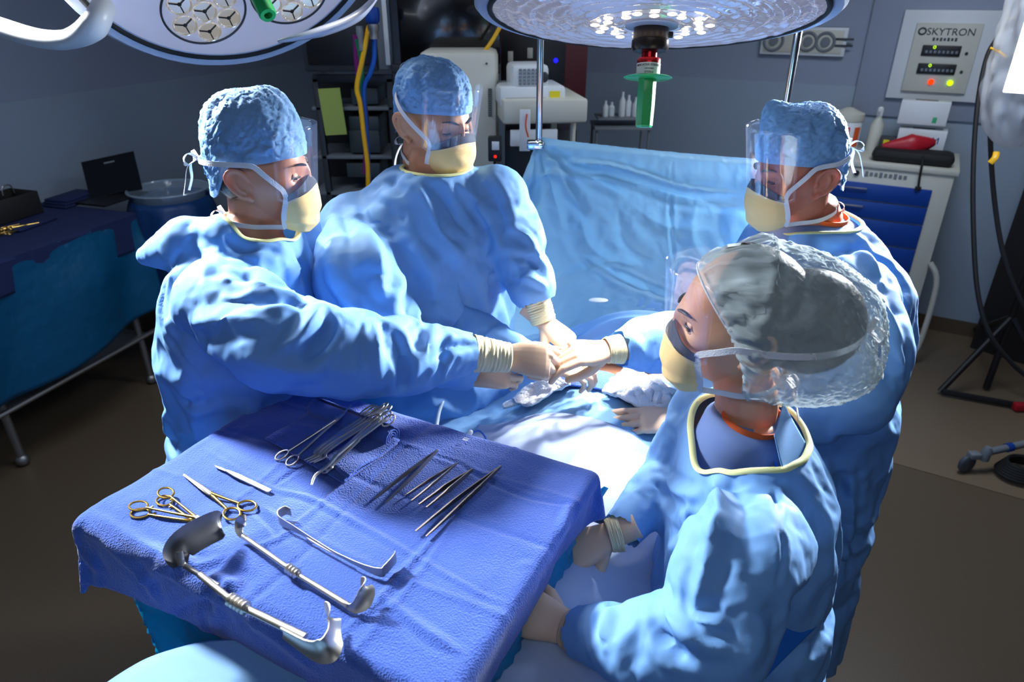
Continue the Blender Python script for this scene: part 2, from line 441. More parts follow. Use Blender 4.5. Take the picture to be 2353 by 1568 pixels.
def emit(name, c, s):
    m = bpy.data.materials.new(name); m.use_nodes = True; nt = m.node_tree; nt.nodes.remove(nt.nodes['Principled BSDF'])
    e = nt.nodes.new('ShaderNodeEmission'); e.inputs[0].default_value = c; e.inputs[1].default_value = s
    nt.links.new(e.outputs[0], nt.nodes['Material Output'].inputs[0]); return m
# ------------------------------------------------------------------ people
def ring(c, lat, fwd, a, b, n=28, p=2.4):
    out = []
    for j in range(n):
        t = 2*PI*j/n; ct, st = math.cos(t), math.sin(t)
        x = math.copysign(abs(ct)**(2/p), ct); y = math.copysign(abs(st)**(2/p), st)
        out.append(Vector(c) + lat*(a*x) + fwd*(b*y))
    return out
def torso_loft(mb, rings, yaw, grow=0.0):
    fwd = Vector((math.sin(yaw), -math.cos(yaw), 0)); lat = Vector((math.cos(yaw), math.sin(yaw), 0))
    pts = [Vector(r[:3]) for r in rings]
    ax = catmull(pts, 4); A = lerp_list([r[3] for r in rings], len(ax)); B = lerp_list([r[4] for r in rings], len(ax))
    mb.loft([ring(c, lat, fwd, a+grow, b+grow) for c, a, b in zip(ax, A, B)])
def limb(mb, nodes, grow=0.0, k=1.0):
    for (a, ra), (b, rb) in zip(nodes[:-1], nodes[1:]): mb.capsule(a, b, (ra+grow)*k, (rb+grow)*k, 20)

def head_matrix(sp):
    # local frame: face looks along -Y, up +Z
    return Matrix.Translation(Vector(sp['head'])) @ Matrix.Rotation(sp['yaw'], 4, 'Z') @ Matrix.Rotation(sp.get('pitch', 0), 4, 'X') @ Matrix.Rotation(sp.get('roll', 0), 4, 'Y')

def g3(p, c, s):
    return np.exp(-(((p[:, 0]-c[0])/s[0])**2 + ((p[:, 1]-c[1])/s[1])**2 + ((p[:, 2]-c[2])/s[2])**2))
def head_shape(d, female=False):
    """Unit directions -> points of a bare head, in metres."""
    x, y, z = d[:, 0], d[:, 1], d[:, 2]
    p = np.stack([x*0.077, np.where(y < 0, y*0.090, y*0.100), np.where(z > 0, z*0.122, z*0.116)], 1)
    s = smooth01(-p[:, 2], 0.0, 0.105)
    p[:, 0] *= 1 - (0.30 if not female else 0.36)*s
    back = p[:, 1] > 0
    p[:, 1] = np.where(back, p[:, 1]*(1-0.62*s), p[:, 1]*(1-0.02*s))
    p[:, 1] -= 0.004*s
    def push(c, sg, v):
        w = g3(p, c, sg); p[:] = p + w[:, None]*np.array(v)
    for sx in (-1, 1):
        push((sx*0.033, -0.082, 0.000), (0.018, 0.03, 0.012), (0, 0.0095, 0))
        push((sx*0.027, -0.088, 0.023), (0.022, 0.03, 0.009), (0, -0.005, 0))
        push((sx*0.050, -0.062, -0.026), (0.022, 0.03, 0.018), (sx*0.004, -0.005, 0))
        push((sx*0.066, -0.03, 0.03), (0.02, 0.03, 0.03), (-sx*0.004, 0, 0))
        push((sx*0.055, -0.01, -0.085), (0.02, 0.03, 0.02), (sx*0.004, 0, 0))
    push((0, -0.088, 0.006), (0.008, 0.03, 0.016), (0, -0.010, 0))
    push((0, -0.092, -0.016), (0.009, 0.03, 0.014), (0, -0.010, 0))
    push((0, -0.092, -0.034), (0.013, 0.03, 0.010), (0, -0.014, -0.001))
    push((0, -0.09, -0.066), (0.024, 0.03, 0.012), (0, -0.007, 0))
    push((0, -0.085, -0.105), (0.024, 0.03, 0.014), (0, -0.010, -0.002))
    return p
def ear(mb, sx, Mh):
    """Ear with a rolled rim, a bowl and a lobe."""
    O = Vector((sx*0.074, 0.012, -0.008))
    out = Vector((sx*0.62, 0.55, 0)).normalized(); back = Vector((sx*0.15, 0.98, -0.02)).normalized(); up = Vector((0, 0.18, 0.98))
    def Q(b, u, o): return Mh @ (O + back*b + up*u + out*o)
    rim = [(-0.004, 0.006, 0.001), (-0.002, 0.022, 0.005), (0.008, 0.032, 0.009), (0.020, 0.031, 0.013), (0.028, 0.020, 0.015), (0.028, 0.004, 0.014), (0.022, -0.012, 0.010), (0.012, -0.024, 0.006)]
    mb.tube(catmull([Q(*q) for q in rim], 4), [0.0036, 0.004, 0.0042, 0.0044, 0.0042, 0.004, 0.0042, 0.005], 10)
    anti = [(0.016, 0.018, 0.008), (0.018, 0.006, 0.0095), (0.014, -0.008, 0.008), (0.006, -0.014, 0.006)]
    mb.tube(catmull([Q(*q) for q in anti], 4), 0.0036, 8)
    mb.capsule(Q(0.006, -0.024, 0.003), Q(0.003, -0.030, 0.002), 0.0075, 0.006, 12)
    mb.capsule(Q(-0.003, -0.006, 0.002), Q(-0.002, 0.0, 0.003), 0.0045, 0.004, 10)
    # plate behind the bowl
    plate = [[Q(0.0, 0.02, 0.0), Q(0.0, -0.02, 0.0)], ]
    rings = []
    for k, (o, f) in enumerate(((-0.010, 1.0), (0.002, 1.12), (0.005, 1.08))):
        rg = []
        for j in range(20):
            t = 2*PI*j/20; b = 0.012 + 0.0155*math.cos(t)*f; u = 0.003 + 0.028*math.sin(t)*f
            rg.append(Q(b, u, o + b*0.28))
        rings.append(rg)
    mb.loft(rings)

def build_body(sp, rt):
    Mh = head_matrix(sp)
    # fine part: head, ears, neck and upper chest
    bm = bmesh.new(); bmesh.ops.create_icosphere(bm, subdivisions=6, radius=1)
    d = np.array([v.co[:] for v in bm.verts]); bm.verts.index_update(); fs = [[v.index for v in f.verts] for f in bm.faces]; bm.free()
    hp = head_shape(d, sp.get('female', False))
    mb = MB(); mb.add([Mh @ Vector(p) for p in hp], fs)
    for sx in (-1, 1): ear(mb, sx, Mh)
    nb = Vector(sp['neck']); nr = sp.get('neck_r', 0.060)
    top = Mh @ Vector((0, 0.022, -0.045)); mid = Mh @ Vector((0, 0.024, -0.10))
    mb.tube(catmull([top, mid, (mid+nb)/2, nb, nb + Vector((0, 0, -0.06))], 4), [nr*0.93, nr*0.95, nr, nr*1.06, nr*sp.get('neck_flare', 1.3)], 28)
    chest = [r for r in sp['torso'] if r[2] > 1.0*sp.get('hs', 1)]
    o = mb.build('body', None, None)
    voxel(o, 0.0022, 3, 0.5)
    # carve the inner corner of the eyes a little by keeping the mesh, then add the torso and limbs
    b2 = MB(); torso_loft(b2, [(r[0], r[1], r[2], r[3]*sp.get('bs', .62), r[4]*sp.get('bs', .62)) for r in sp['torso']], sp['body_yaw'])
    for arm in sp['arms']:
        arm['pts'][-1] = Vector(arm['pts'][-2]).lerp(Vector(arm['pts'][-1]), .90)
        limb(b2, [(p, r) for p, r in zip(arm['pts'], (0.045, 0.034, 0.022))][:len(arm['pts'])])
    for lg in sp['legs']:
        limb(b2, [(lg[0], 0.085), (lg[1], 0.055), (lg[2], 0.04)])
        b2.capsule(lg[2] + Vector((0, 0, -0.02)), lg[2] + Vector((math.sin(sp['body_yaw'])*0.15, -math.cos(sp['body_yaw'])*0.15, -0.045)), 0.045, 0.035, 14)
    o2 = b2.build('tmp', None, None); voxel(o2, 0.014, 3)
    bm = bmesh.new(); bm.from_mesh(o.data); bm.from_mesh(o2.data); bm.to_mesh(o.data); bm.free()
    me2 = o2.data; bpy.data.objects.remove(o2); bpy.data.meshes.remove(me2)
    o.data.materials.clear(); o.data.materials.append(M[sp['skin']]); o.data.polygons.foreach_set('use_smooth', [True]*len(o.data.polygons))
    o.parent = rt; o.matrix_parent_inverse = WM[rt.name].inverted()
    # eyes: eyeballs, lids, lashes, brows
    lid = sp.get('lid', 0.5)
    for sx in (-1, 1):
        c = Vector((sx*0.0320, sp.get('eye_y', -0.0638), 0.0005))
        e = MB(); e.ball(Mh @ c, 0.0134, 24); eye = e.build('eye', M['eyewhite'], rt)
        gz = Vector(sp.get('gaze', (0, -1, -0.35))).normalized()
        ii = MB(); rot = gz.to_track_quat('Z', 'Y').to_matrix()
        prof = [(0.0001, 0.0140), (0.002, 0.0139), (0.0045, 0.0133), (0.0072, 0.0119), (0.0074, 0.0110)]
        ii.lathe(prof, Mh @ c, (Mh.to_3x3() @ gz), 20); ii.build('iris', M['iris'], eye)
        # lids
        def lidpatch(a0, a1, r, rr):
            l = MB()
            def fn(u, v):
                az = (u-0.5)*2.2; taper = math.cos(az*0.72)
                el = a1 + (a0 - a1)*v
                edge = a1*taper if True else 0
                el = edge + (a0-edge)*v
                q = Vector((math.sin(az)*math.cos(el)*1.15, -math.cos(az)*math.cos(el), math.sin(el)))
                return Mh @ (c + q*r)
            l.grid(fn, 18, 8); return l
        up = lidpatch(1.15, 0.42 - 0.75*lid, 0.0146, 0); uo = up.build('eyelid', M[sp['skin']], rt); solidify(uo, 0.0012, -1)
        lo = lidpatch(-1.0, -0.44, 0.0144, 0); lo2 = lo.build('eyelid', M[sp['skin']], rt); solidify(lo2, 0.0010, 1)
        ls = MB(); a1 = 0.42 - 0.75*lid; pts = []
        for k in range(15):
            az = (k/14-0.5)*2.0; el = a1*math.cos(az*0.72)
            pts.append(Mh @ (c + Vector((math.sin(az)*math.cos(el)*1.15, -math.cos(az)*math.cos(el), math.sin(el)))*0.0152))
        ls.tube(pts, [0.0008, 0.0019, 0.0022, 0.0020, 0.0010], 6)
        for k in range(1, 14):
            q = pts[k]; dv = (q - Mh @ c).normalized(); ls.tube([q, q + dv*sp.get('lash', 0.006) + Mh.to_3x3() @ Vector((0, 0, -0.0015 if lid > 0.6 else 0.002))], [0.0005, 0.0001], 4)
        ls.build('eyelashes', M['hair'], rt)
        br = MB(); bp = []
        for k in range(9):
            s = k/8; bx = sx*(0.014 + 0.036*s); bz = 0.0205 + 0.006*math.sin(s*2.3); 
            dd = np.array([[bx/0.077, -1.0, bz/0.122]]); 
            yy = -0.092*math.sqrt(max(0.05, 1-(bx/0.079)**2-(bz/0.124)**2)) - 0.0035
            bp.append(Mh @ Vector((bx, yy, bz)))
        br.tube(catmull(bp, 3), [0.0030, 0.0052, 0.0050, 0.0040, 0.0016], 8, True, 0.55)
        br.build('eyebrow', M[sp.get('brow', 'hair')], rt)
    return o

def add_folds(o, folds, gain=1.5):
    """Raise or press crisp folds along lines traced on the cloth."""
    if not folds: return
    from mathutils.bvhtree import BVHTree
    bm = bmesh.new(); bm.from_mesh(o.data); bvh = BVHTree.FromBMesh(bm); bm.free()
    co = co_get(o); no = no_get(o); disp = np.zeros(len(co)); vd = co - np.array(CAM)
    facing = (no*vd).sum(1) < 0
    for px, h, w in folds:
        pts = []
        for u, v in px:
            d = (P(u, v, t=1) - CAM).normalized(); hit = bvh.ray_cast(CAM, d)
            if hit[0] is not None: pts.append(hit[0])
        if len(pts) < 2: continue
        pts = catmull(pts, 8); A = np.array([p[:] for p in pts]); n = len(A); best = np.full(len(co), 9.0); par = np.zeros(len(co))
        for i in range(n-1):
            a, b = A[i], A[i+1]; ab = b-a; L2 = max((ab*ab).sum(), 1e-9); t = np.clip(((co-a)@ab)/L2, 0, 1); d = np.linalg.norm(co - (a + t[:, None]*ab), axis=1)
            m = d < best; best[m] = d[m]; par[m] = (i+t[m])/(n-1)
        taper = np.sin(np.clip(par, 0.02, 0.98)*PI)**0.5; ww = w*(0.55+0.45*taper)
        prof = np.exp(-np.abs(best/ww)**1.25) - 0.35*np.exp(-((best-2.1*ww)/ww)**2)
        disp += gain*h*prof*taper
    co_set(o, co + no*disp[:, None])
def build_gown(sp, rt):
    mb = MB(); torso_loft(mb, sp['torso'], sp['body_yaw'])
    for s in sp['sleeves']: limb(mb, s)
    for a, b, ra, rb in sp.get('extra', []): mb.capsule(a, b, ra, rb, 16)
    g = mb.build('gown', M['gown'], None); voxel(g, sp.get('vox', 0.013), 4, 0.5)
    nb = Vector(sp['neck']); 
    def neckmask(co, grow=1.0):
        c = sp['collar']; q = co - np.array(c[0]); ax = np.array(Vector(c[1]).normalized()); h = q@ax
        rad = np.linalg.norm(q - h[:, None]*ax, axis=1)
        return (h > -0.015 if len(c) < 4 else h > c[3]) & (rad < c[2]*grow) if len(c) < 5 else c[4](co)
    m = neckmask(co_get(g)); 
    if m.any(): delete_verts(g, m)
    co = co_get(g); m = np.zeros(len(co), bool)
    for s in sp['sleeves']:
        w, d = s[-1][0], (Vector(s[-1][0]) - Vector(s[-2][0])).normalized()
        q = co - np.array(w); m |= (q@np.array(d) > 0.0) & (np.linalg.norm(q, axis=1) < s[-1][1]*2.2)
    zmin = co[:, 2].min(); m |= co[:, 2] < zmin + 0.03
    delete_verts(g, m)
    c = sp['collar']; ends = [np.array(s[-1][0]) for s in sp['sleeves']]
    def pf(co, base):
        w = np.full(len(co), base)
        q = co - np.array(c[0]); ax = np.array(Vector(c[1]).normalized()); hh = q@ax; rad = np.linalg.norm(q-hh[:, None]*ax, axis=1)
        w = np.maximum(w, 1 - smooth01(rad, c[2]*1.05, c[2]*1.3))
        for e in ends: w = np.maximum(w, 1 - smooth01(np.linalg.norm(co-e, axis=1), 0.06, 0.10))
        return w
    wrinkle(g, sp.get('simf', 13), sp.get('expand', 0.08), sp.get('pin', 0.12), sp.get('bend', 1.5), pf, sp.get('grav', 0.12), sp.get('seed', 1))
    subsurf(g, 1); add_folds(g, sp.get('folds', []))
    g.data.materials.clear(); g.data.materials.append(M['gown'])
    g.parent = rt; g.matrix_parent_inverse = WM[rt.name].inverted()
    # binding tape round the neck opening
    for lp in boundary_loops(g):
        ctr = sum(lp, Vector())/len(lp)
        if (ctr - Vector(c[0])).length < 0.12 and len(lp) > 12:
            lp = smooth_loop(lp[::2], 5); b = MB(); b.tube(lp, 0.006, 8, False, 0.5, closed=True, up=Vector(c[1])); b.build('neck_binding', M['binding'], g); break
    return g

def smooth_open(l, it=4):
    for _ in range(it): l = [l[0]] + [(l[i-1] + l[i]*2 + l[i+1])/4 for i in range(1, len(l)-1)] + [l[-1]]
    return l
def surf(az, z, off=0.0):
    """A point round the head: az 0 = face, +pi/2 = the person's left side."""
    q = math.sqrt(max(0.04, 1-(z/(0.124 if z > 0 else 0.17))**2)); c, s_ = math.cos(az), math.sin(az)
    return Vector((s_*(0.077*q+off), -c*((0.094 if c > 0 else 0.102)*q+off), z))
def build_cap(sp, rt, Mh):
    top = sp.get('cap_top', 0.150); lean = sp.get('cap_lean', 0.03); bulge = sp.get('cap_bulge', 0.12); mb = MB()
    rim = lambda az: 0.044 - 0.010*smooth01((1-math.cos(az))/2, 0.1, 0.6) - 0.074*smooth01((1-math.cos(az))/2, 0.70, 0.93)
    def fn(u, v):
        az = u*2*PI; zr = float(rim(az)); k = v*PI/2*0.992
        r = max(math.cos(k), 0.0)**0.62*(1+bulge*math.sin(v*PI)); base = surf(az, max(min(zr, .06), -.03), 0.006); z = zr + (top-zr)*math.sin(k)**0.95
        p = Vector((base.x*r, base.y*r + lean*math.sin(k), z))
        w = 0.006*nz((math.sin(az)*2, math.cos(az)*2, v*2), 1.4, sp.get('seed', 1)*3)*math.sin(v*PI)
        pk = sp.get('peak')
        if pk: g = math.exp(-((p.y-pk[1])**2 + (p.z-pk[2])**2 + (p.x-pk[0])**2)/pk[3]**2); p = p + Vector((0, -.5, 1))*pk[4]*g
        return Mh @ (p*(1+w*8))
    mb.grid(fn, 112, 56); o = mb.build('cap', M['cap'], None)
    bm = bmesh.new(); bm.from_mesh(o.data); bmesh.ops.remove_doubles(bm, verts=bm.verts[:], dist=0.0006); bm.to_mesh(o.data); bm.free()
    Mi = Mh.inverted()
    def pf(co, base):
        l = np.array([Mi @ Vector(p) for p in co]); az = np.arctan2(l[:, 0], -l[:, 1]); zr = np.array([float(rim(a)) for a in az])
        return np.maximum(base, 1 - smooth01(l[:, 2]-zr, 0.002, 0.022))
    wrinkle(o, 10, 0.09, 0.2, 1.2, pf, 0.5, sp.get('seed', 1), tension=8)
    co = co_get(o); l = np.array([Mi @ Vector(p) for p in co]); 
    az = np.arctan2(l[:, 0], -l[:, 1]); zr = np.array([float(rim(a)) for a in az])
    crumple(o, 0.0035, 22, sp.get('seed', 1)*2.3, smooth01(l[:, 2]-zr, 0.004, 0.03))
    solidify(o, 0.0012, 1)
    o.parent = rt; o.matrix_parent_inverse = WM[rt.name].inverted()
    b = MB(); n = 80   # stitched hem
    pts = [Mh @ surf(2*PI*j/n, float(rim(2*PI*j/n)) + 0.008, 0.0088) for j in range(n)]
    b.tube(pts, 0.0095, 8, False, 0.10, closed=True, up=[(Mh.to_3x3() @ Vector((math.sin(2*PI*j/n), -math.cos(2*PI*j/n), 0.15))) for j in range(n)])
    b.build('hem', M['cap'], o)
    return o
def mask_pt(u, v, off=0.0):
    vv = [0, 0.16, 0.38, 0.62, 0.82, 1.0]
    yF = np.interp(v, vv, [-0.096, -0.103, -0.112, -0.112, -0.106, -0.086]); zF = np.interp(v, vv, [-0.004, -0.018, -0.040, -0.072, -0.104, -0.126])
    xs = np.interp(v, vv, [0.068, 0.069, 0.070, 0.069, 0.066, 0.055]); yS = np.interp(v, vv, [-0.056, -0.055, -0.052, -0.048, -0.046, -0.045]); zS = np.interp(v, vv, [-0.034, -0.042, -0.054, -0.070, -0.086, -0.104])
    a = abs(u); k = a**1.9
    x = math.copysign(xs*(math.sin(a*PI/2)**0.9), u) if u else 0.0
    y = yF + (yS-yF)*k; z = zF + (zS-zF)*(a**1.3)
    y -= 0.003*abs(math.sin(v*9))*(1-a)
    y += 0.003*nz((u*3, v*5, 0), 1.2, 4)*(1-a)
    return Vector((x*(1+off*9), y - off, z))
def build_mask(sp, rt, Mh, bvh=None):
    def snap(p):
        if bvh is None: return p
        loc, n, i, d = bvh.find_nearest(p, 0.06)
        if loc is not None and (p-loc).dot(n) < 0.0035: return loc + n*0.0035
        return p
    mb = MB(); mb.grid(lambda u, v: Mh @ mask_pt(u, v), 40, 40, -1, 1, 0.10, 1)
    o = mb.build('mask', M['mask'], rt); solidify(o, 0.0012, 0)
    st = MB(); st.grid(lambda u, v: Mh @ (mask_pt(u, max(v, 0), 0.0012) + Vector((0, 0, 0.022*max(0, -v)/0.2))), 40, 10, -0.97, 0.97, -0.03, 0.19)
    s2 = st.build('foam_strip', M['maskstrip'], o); solidify(s2, 0.0016, 0)
    N = Mh.to_3x3()
    kz, kb = sp.get('tie_z', 0.02), -0.085
    mid = sp.get('tie_mid', 0.022)
    for sx in (-1, 1):
        b = MB(); pts = [mask_pt(sx, v) + Vector((sx*0.001, 0, 0)) for v in np.linspace(0.02, 1, 9)]
        ribbon(b, [Mh @ p for p in pts], [N @ Vector((sx, -0.4, 0))]*len(pts), 0.011, 0.0018)
        b.build('side_tape', M['tape'], o)
        b = MB(); p0 = mask_pt(sx, 0.02); pts = [p0]; nn = [Vector((sx, -0.2, 0))]
        for k in range(1, 15):
            s_ = k/14; az = math.atan2(abs(p0.x), -p0.y) + (PI - math.atan2(abs(p0.x), -p0.y) - 0.02)*s_
            if sp.get('tie_up'): z = p0.z + (kz-p0.z)*s_**0.8; off = 0.011 + 0.010*math.sin(s_*PI)*0.6
            else: z = float(np.interp(s_, [0, 0.30, 0.5, 1], [p0.z, mid, mid, kz])); off = 0.0105 + 0.007*smooth01(s_, 0.12, 0.3) + 0.005*smooth01(s_, 0.3, 0.7) 
            off += sp.get('tie_off', 0)*s_
            q = surf(az, z, off); pts.append(Vector((sx*q.x, q.y, z))); nn.append(Vector((sx*math.sin(az), -math.cos(az), 0.1 if not sp.get('tie_up') else 0.5*s_)))
        pts = catmull(pts, 3); nn2 = [Vector([float(np.interp(i/(len(pts)-1)*14, range(15), [n[c] for n in nn])) for c in range(3)]) for i in range(len(pts))]
        ribbon(b, [snap(Mh @ p) for p in pts], [N @ n for n in nn2], 0.0105, 0.0015); b.build('upper_tie', M['tape'], o)
        b = MB(); p0 = mask_pt(sx, 0.97); pts = [p0]; nn = [Vector((sx, -0.2, 0))]
        for k in range(1, 11):
            s_ = k/10; az = 0.9 + (PI-0.92)*s_; a = 0.064 + 0.004*math.sin(s_*PI); z = p0.z + 0.010*s_ + sp.get('low_tie', 0.0)*s_
            pts.append(Vector((sx*math.sin(az)*a, 0.018 - math.cos(az)*(a if s_ > .35 else 0.066), z))); nn.append(Vector((sx*math.sin(az), -math.cos(az), 0)))
        pts = catmull(pts, 3); nn2 = [Vector([float(np.interp(i/(len(pts)-1)*10, range(11), [n[c] for n in nn])) for c in range(3)]) for i in range(len(pts))]
        ribbon(b, smooth_open([snap(Mh @ p) for p in pts]), [N @ n for n in nn2], 0.010, 0.0015); b.build('lower_tie', M['tape'], o)
    # bows at the back
    for (z, y0, nm) in ((kz, 0.102*math.sqrt(max(0.05, 1-(kz/0.124)**2)) + 0.026 + sp.get('tie_off', 0), 'upper_bow'), (p0.z + 0.012 + sp.get('low_tie', 0), 0.09, 'lower_bow')):
        b = MB(); c = Vector((0, y0, z)); rs = random.Random(sp.get('seed', 1))
        b.ball(Mh @ c, 0.006, 10, (1.2, .8, .9))
        for sx in (-1, 1):
            lp = [c, c + Vector((sx*0.014, 0.012, 0.012)), c + Vector((sx*0.030, 0.018, 0.006)), c + Vector((sx*0.030, 0.016, -0.008)), c + Vector((sx*0.012, 0.008, -0.006)), c]
            lp = catmull(lp, 4); ribbon(b, [Mh @ p for p in lp], [N @ Vector((0, 0.5, 1))]*len(lp), 0.008, 0.0012)
            tl = catmull([c, c + Vector((sx*0.010, 0.02, -0.015)), c + Vector((sx*0.022, 0.026, -0.045)), c + Vector((sx*0.018, 0.035, -0.072))], 4)
            ribbon(b, [Mh @ p for p in tl], [N @ Vector((sx*.3, 1, .2))]*len(tl), 0.009, 0.0012)
        b.build(nm, M['tape'], o)
    # clear shield rising from the mask
    sh = MB(); ztop = sp.get('shield_top', 0.105)
    def fs(u, v):
        az = u*sp.get('shield_az', 1.25); z = -0.030 + (ztop+0.030)*v; c, s_ = math.cos(az), math.sin(az)
        corner = 0.012*smooth01(abs(u), 0.85, 1.0)
        return Mh @ Vector((s_*(0.088 + 0.006*v), -c*(0.104 + 0.010*v) - 0.008, z - corner*(v-0.5)*2 - 0.010*(1-v)*abs(u)*2))
    sh.grid(fs, 40, 16, -1, 1, 0, 1); so = sh.build('face_shield', M['shield'], rt); solidify(so, 0.0006, 0)
    return o

def hand_frame(w, d, up):
    d = Vector(d).normalized(); u = Vector(up); u = (u - d*u.dot(d)).normalized(); y = u.cross(d)
    m = Matrix((d, y, u)).transposed().to_4x4(); m.translation = Vector(w); return m
def build_glove(sp, rt, w, d, up, thumb=1, curls=None, spread=0.10, th=(0.5, 0.5, 0.3, 0.3), scale=1.0, mat_key='glove', thumb_dir=None, name='glove'):
    """Gloved hand: w wrist, d towards the knuckles, up the back of the hand, thumb +1/-1 side."""
    F = hand_frame(w, d, up); S = scale; mb = MB(); T = lambda p: F @ (Vector((p[0], p[1]*thumb, p[2]))*S)
    curls = curls or [(0.3, 0.4, 0.3)]*4
    # palm and wrist as one loft
    prof = [(-0.060, 0.030, 0.026, 0, 0), (-0.03, 0.029, 0.024, 0, 0), (0.0, 0.028, 0.020, 0, 0), (0.03, 0.036, 0.018, 0.002, -0.001), (0.06, 0.042, 0.0165, 0.001, 0.0), (0.085, 0.0425, 0.0145, 0, 0.001), (0.097, 0.039, 0.011, 0, 0.0)]
    rings = []
    for x, a, b, oy, oz in prof:
        rings.append([T((x, oy + a*math.copysign(abs(math.cos(t))**0.8, math.cos(t)), oz + b*math.copysign(abs(math.sin(t))**0.85, math.sin(t)))) for t in [2*PI*j/24 for j in range(24)]])
    mb.loft(rings)
    bases = [(0.092, 0.030, 0.0), (0.096, 0.0105, 0.002), (0.092, -0.0095, 0.0015), (0.084, -0.028, -0.001)]
    lens = [(0.042, 0.026, 0.020), (0.046, 0.030, 0.021), (0.043, 0.028, 0.020), (0.034, 0.021, 0.018)]
    rads = [(0.0105, 0.0095, 0.0088, 0.0075), (0.0108, 0.0097, 0.009, 0.0077), (0.0102, 0.0093, 0.0086, 0.0073), (0.0092, 0.0082, 0.0076, 0.0065)]
    for i in range(4):
        p = Vector(bases[i]); yaw = spread*(1.4, 0.4, -0.5, -1.5)[i]; pit = 0.0
        prev = p - Vector((0.02, 0, 0)); mb.capsule(T(prev), T(p), rads[i][0]*S*1.02, rads[i][0]*S, 14)
        for j in range(3):
            pit += curls[i][j]; dv = Vector((math.cos(pit)*math.cos(yaw), math.sin(yaw)*math.cos(pit*0.6), -math.sin(pit)))
            q = p + dv.normalized()*lens[i][j]; mb.capsule(T(p), T(q), rads[i][j]*S, rads[i][j+1]*S, 14); p = q
    # thumb: out from the side of the palm
    p = Vector((0.022, 0.018, -0.006)); 
    td = [Vector(t).normalized() for t in (thumb_dir or [(0.62, 0.66, -0.42), (0.80, 0.36, -0.40), (0.92, 0.05, -0.35)])]
    for j, (L, ra, rb) in enumerate(((0.046, 0.016, 0.0125), (0.033, 0.0122, 0.0108), (0.027, 0.0106, 0.0088))):
        q = p + td[j]*L; mb.capsule(T(p), T(q), ra*S, rb*S, 14); p = q
    o = mb.build(name, M[mat_key], None); voxel(o, 0.0017, 5, 0.5)
    o.parent = rt; o.matrix_parent_inverse = WM[rt.name].inverted()
    return o
def build_cuff(rt, a, b, ra, rb, mat_key='cuff', name='cuff', rip=0.0015, seed=0, sq=0.9):
    a = Vector(a); b = Vector(b); n = 40; mb = MB(); pts = [a + (b-a)*k/n for k in range(n+1)]
    rs = [ra + (rb-ra)*k/n + rip*(0.5*math.sin(k*1.5 + 0.6*math.sin(k*.7+seed)) + 0.5*nz((k*.31, seed, 0), 1.0)) for k in range(n+1)]
    pp, Tn, N, B = frames(pts); vs = []; m = 32
    for k in range(n+1):
        for j in range(m):
            t = 2*PI*j/m; r = rs[k]*(1+0.05*nz((math.cos(t), math.sin(t), k*.12), 2.0, seed+3))
            vs.append(pp[k] + N[k]*math.sin(t)*r*sq + B[k]*math.cos(t)*r)
    fs = [(i*m+j, i*m+(j+1) % m, (i+1)*m+(j+1) % m, (i+1)*m+j) for i in range(n) for j in range(m)]
    mb.add(vs, fs); o = mb.build(name, M[mat_key], rt); solidify(o, 0.0012, 1); return o
def build_head_gear(sp, rt, body=None):
    Mh = head_matrix(sp); bvh = None
    if body is not None:
        from mathutils.bvhtree import BVHTree
        bm = bmesh.new(); bm.from_mesh(body.data); bvh = BVHTree.FromBMesh(bm); bm.free()
    if not sp.get('female'): build_cap(sp, rt, Mh)
    build_mask(sp, rt, Mh, bvh)
    # short hair showing below the cap
    if not sp.get('female'):
        h = MB()
        def fn(u, v):
            az = PI + (u-0.5)*2*1.35; z = 0.01 - 0.075*v*(1-0.5*abs(u-0.5)*2)
            b_ = head_shape(np.array([[math.sin(az)*math.cos(z/0.116), -math.cos(az)*math.cos(z/0.116), math.sin(z/0.12)]]))[0]
            return Mh @ (Vector(b_)*1.025 + Vector((0, 0.002, 0)))
        h.grid(fn, 30, 10); ho = h.build('hair', M[sp.get('hair', 'hair')], rt); solidify(ho, 0.003, 1)
# ------------------------------------------------------------------ room
M['wall'] = mat('wall_paint', srgb(148, 157, 174), 0.6, bump=[('noise', 200, 0.1, 0.001)])
M['wall_band'] = mat('wall_panel', srgb(154, 168, 182), 0.5)
M['floor'] = color_noise(mat('vinyl_floor', srgb(104, 88, 68), 0.38, bump=[('noise', 400, 0.1, 0.0005)]), srgb(84, 70, 54), 350, 0.35, 0.65)
M['floor_light'] = color_noise(mat('vinyl_floor_light', srgb(128, 110, 88), 0.38), srgb(112, 96, 76), 350, 0.35, 0.65)
mb = MB(); mb.box((0, 3, -0.05), (9, 12, 0.1)); struct(mb.build('floor', M['floor'], smooth=False))
# lighter vinyl border along the back of the room, its seam seen at lower right
a, b = P(1985, 1046, z=0), P(2340, 1146, z=0); d = (b-a).normalized(); nrm = Vector((-d.y, d.x, 0))
if nrm.y < 0: nrm = -nrm
mb = MB(); mb.prism([(p.x, p.y) for p in (a - d*0.9, a + d*3, a + d*3 + nrm*4, a - d*0.9 + nrm*4)], 0.003); struct(mb.build('trim_1', M['floor_light'], smooth=False))
a, b = P(0, 1315, z=0), P(115, 1250, z=0); d = (b-a).normalized()
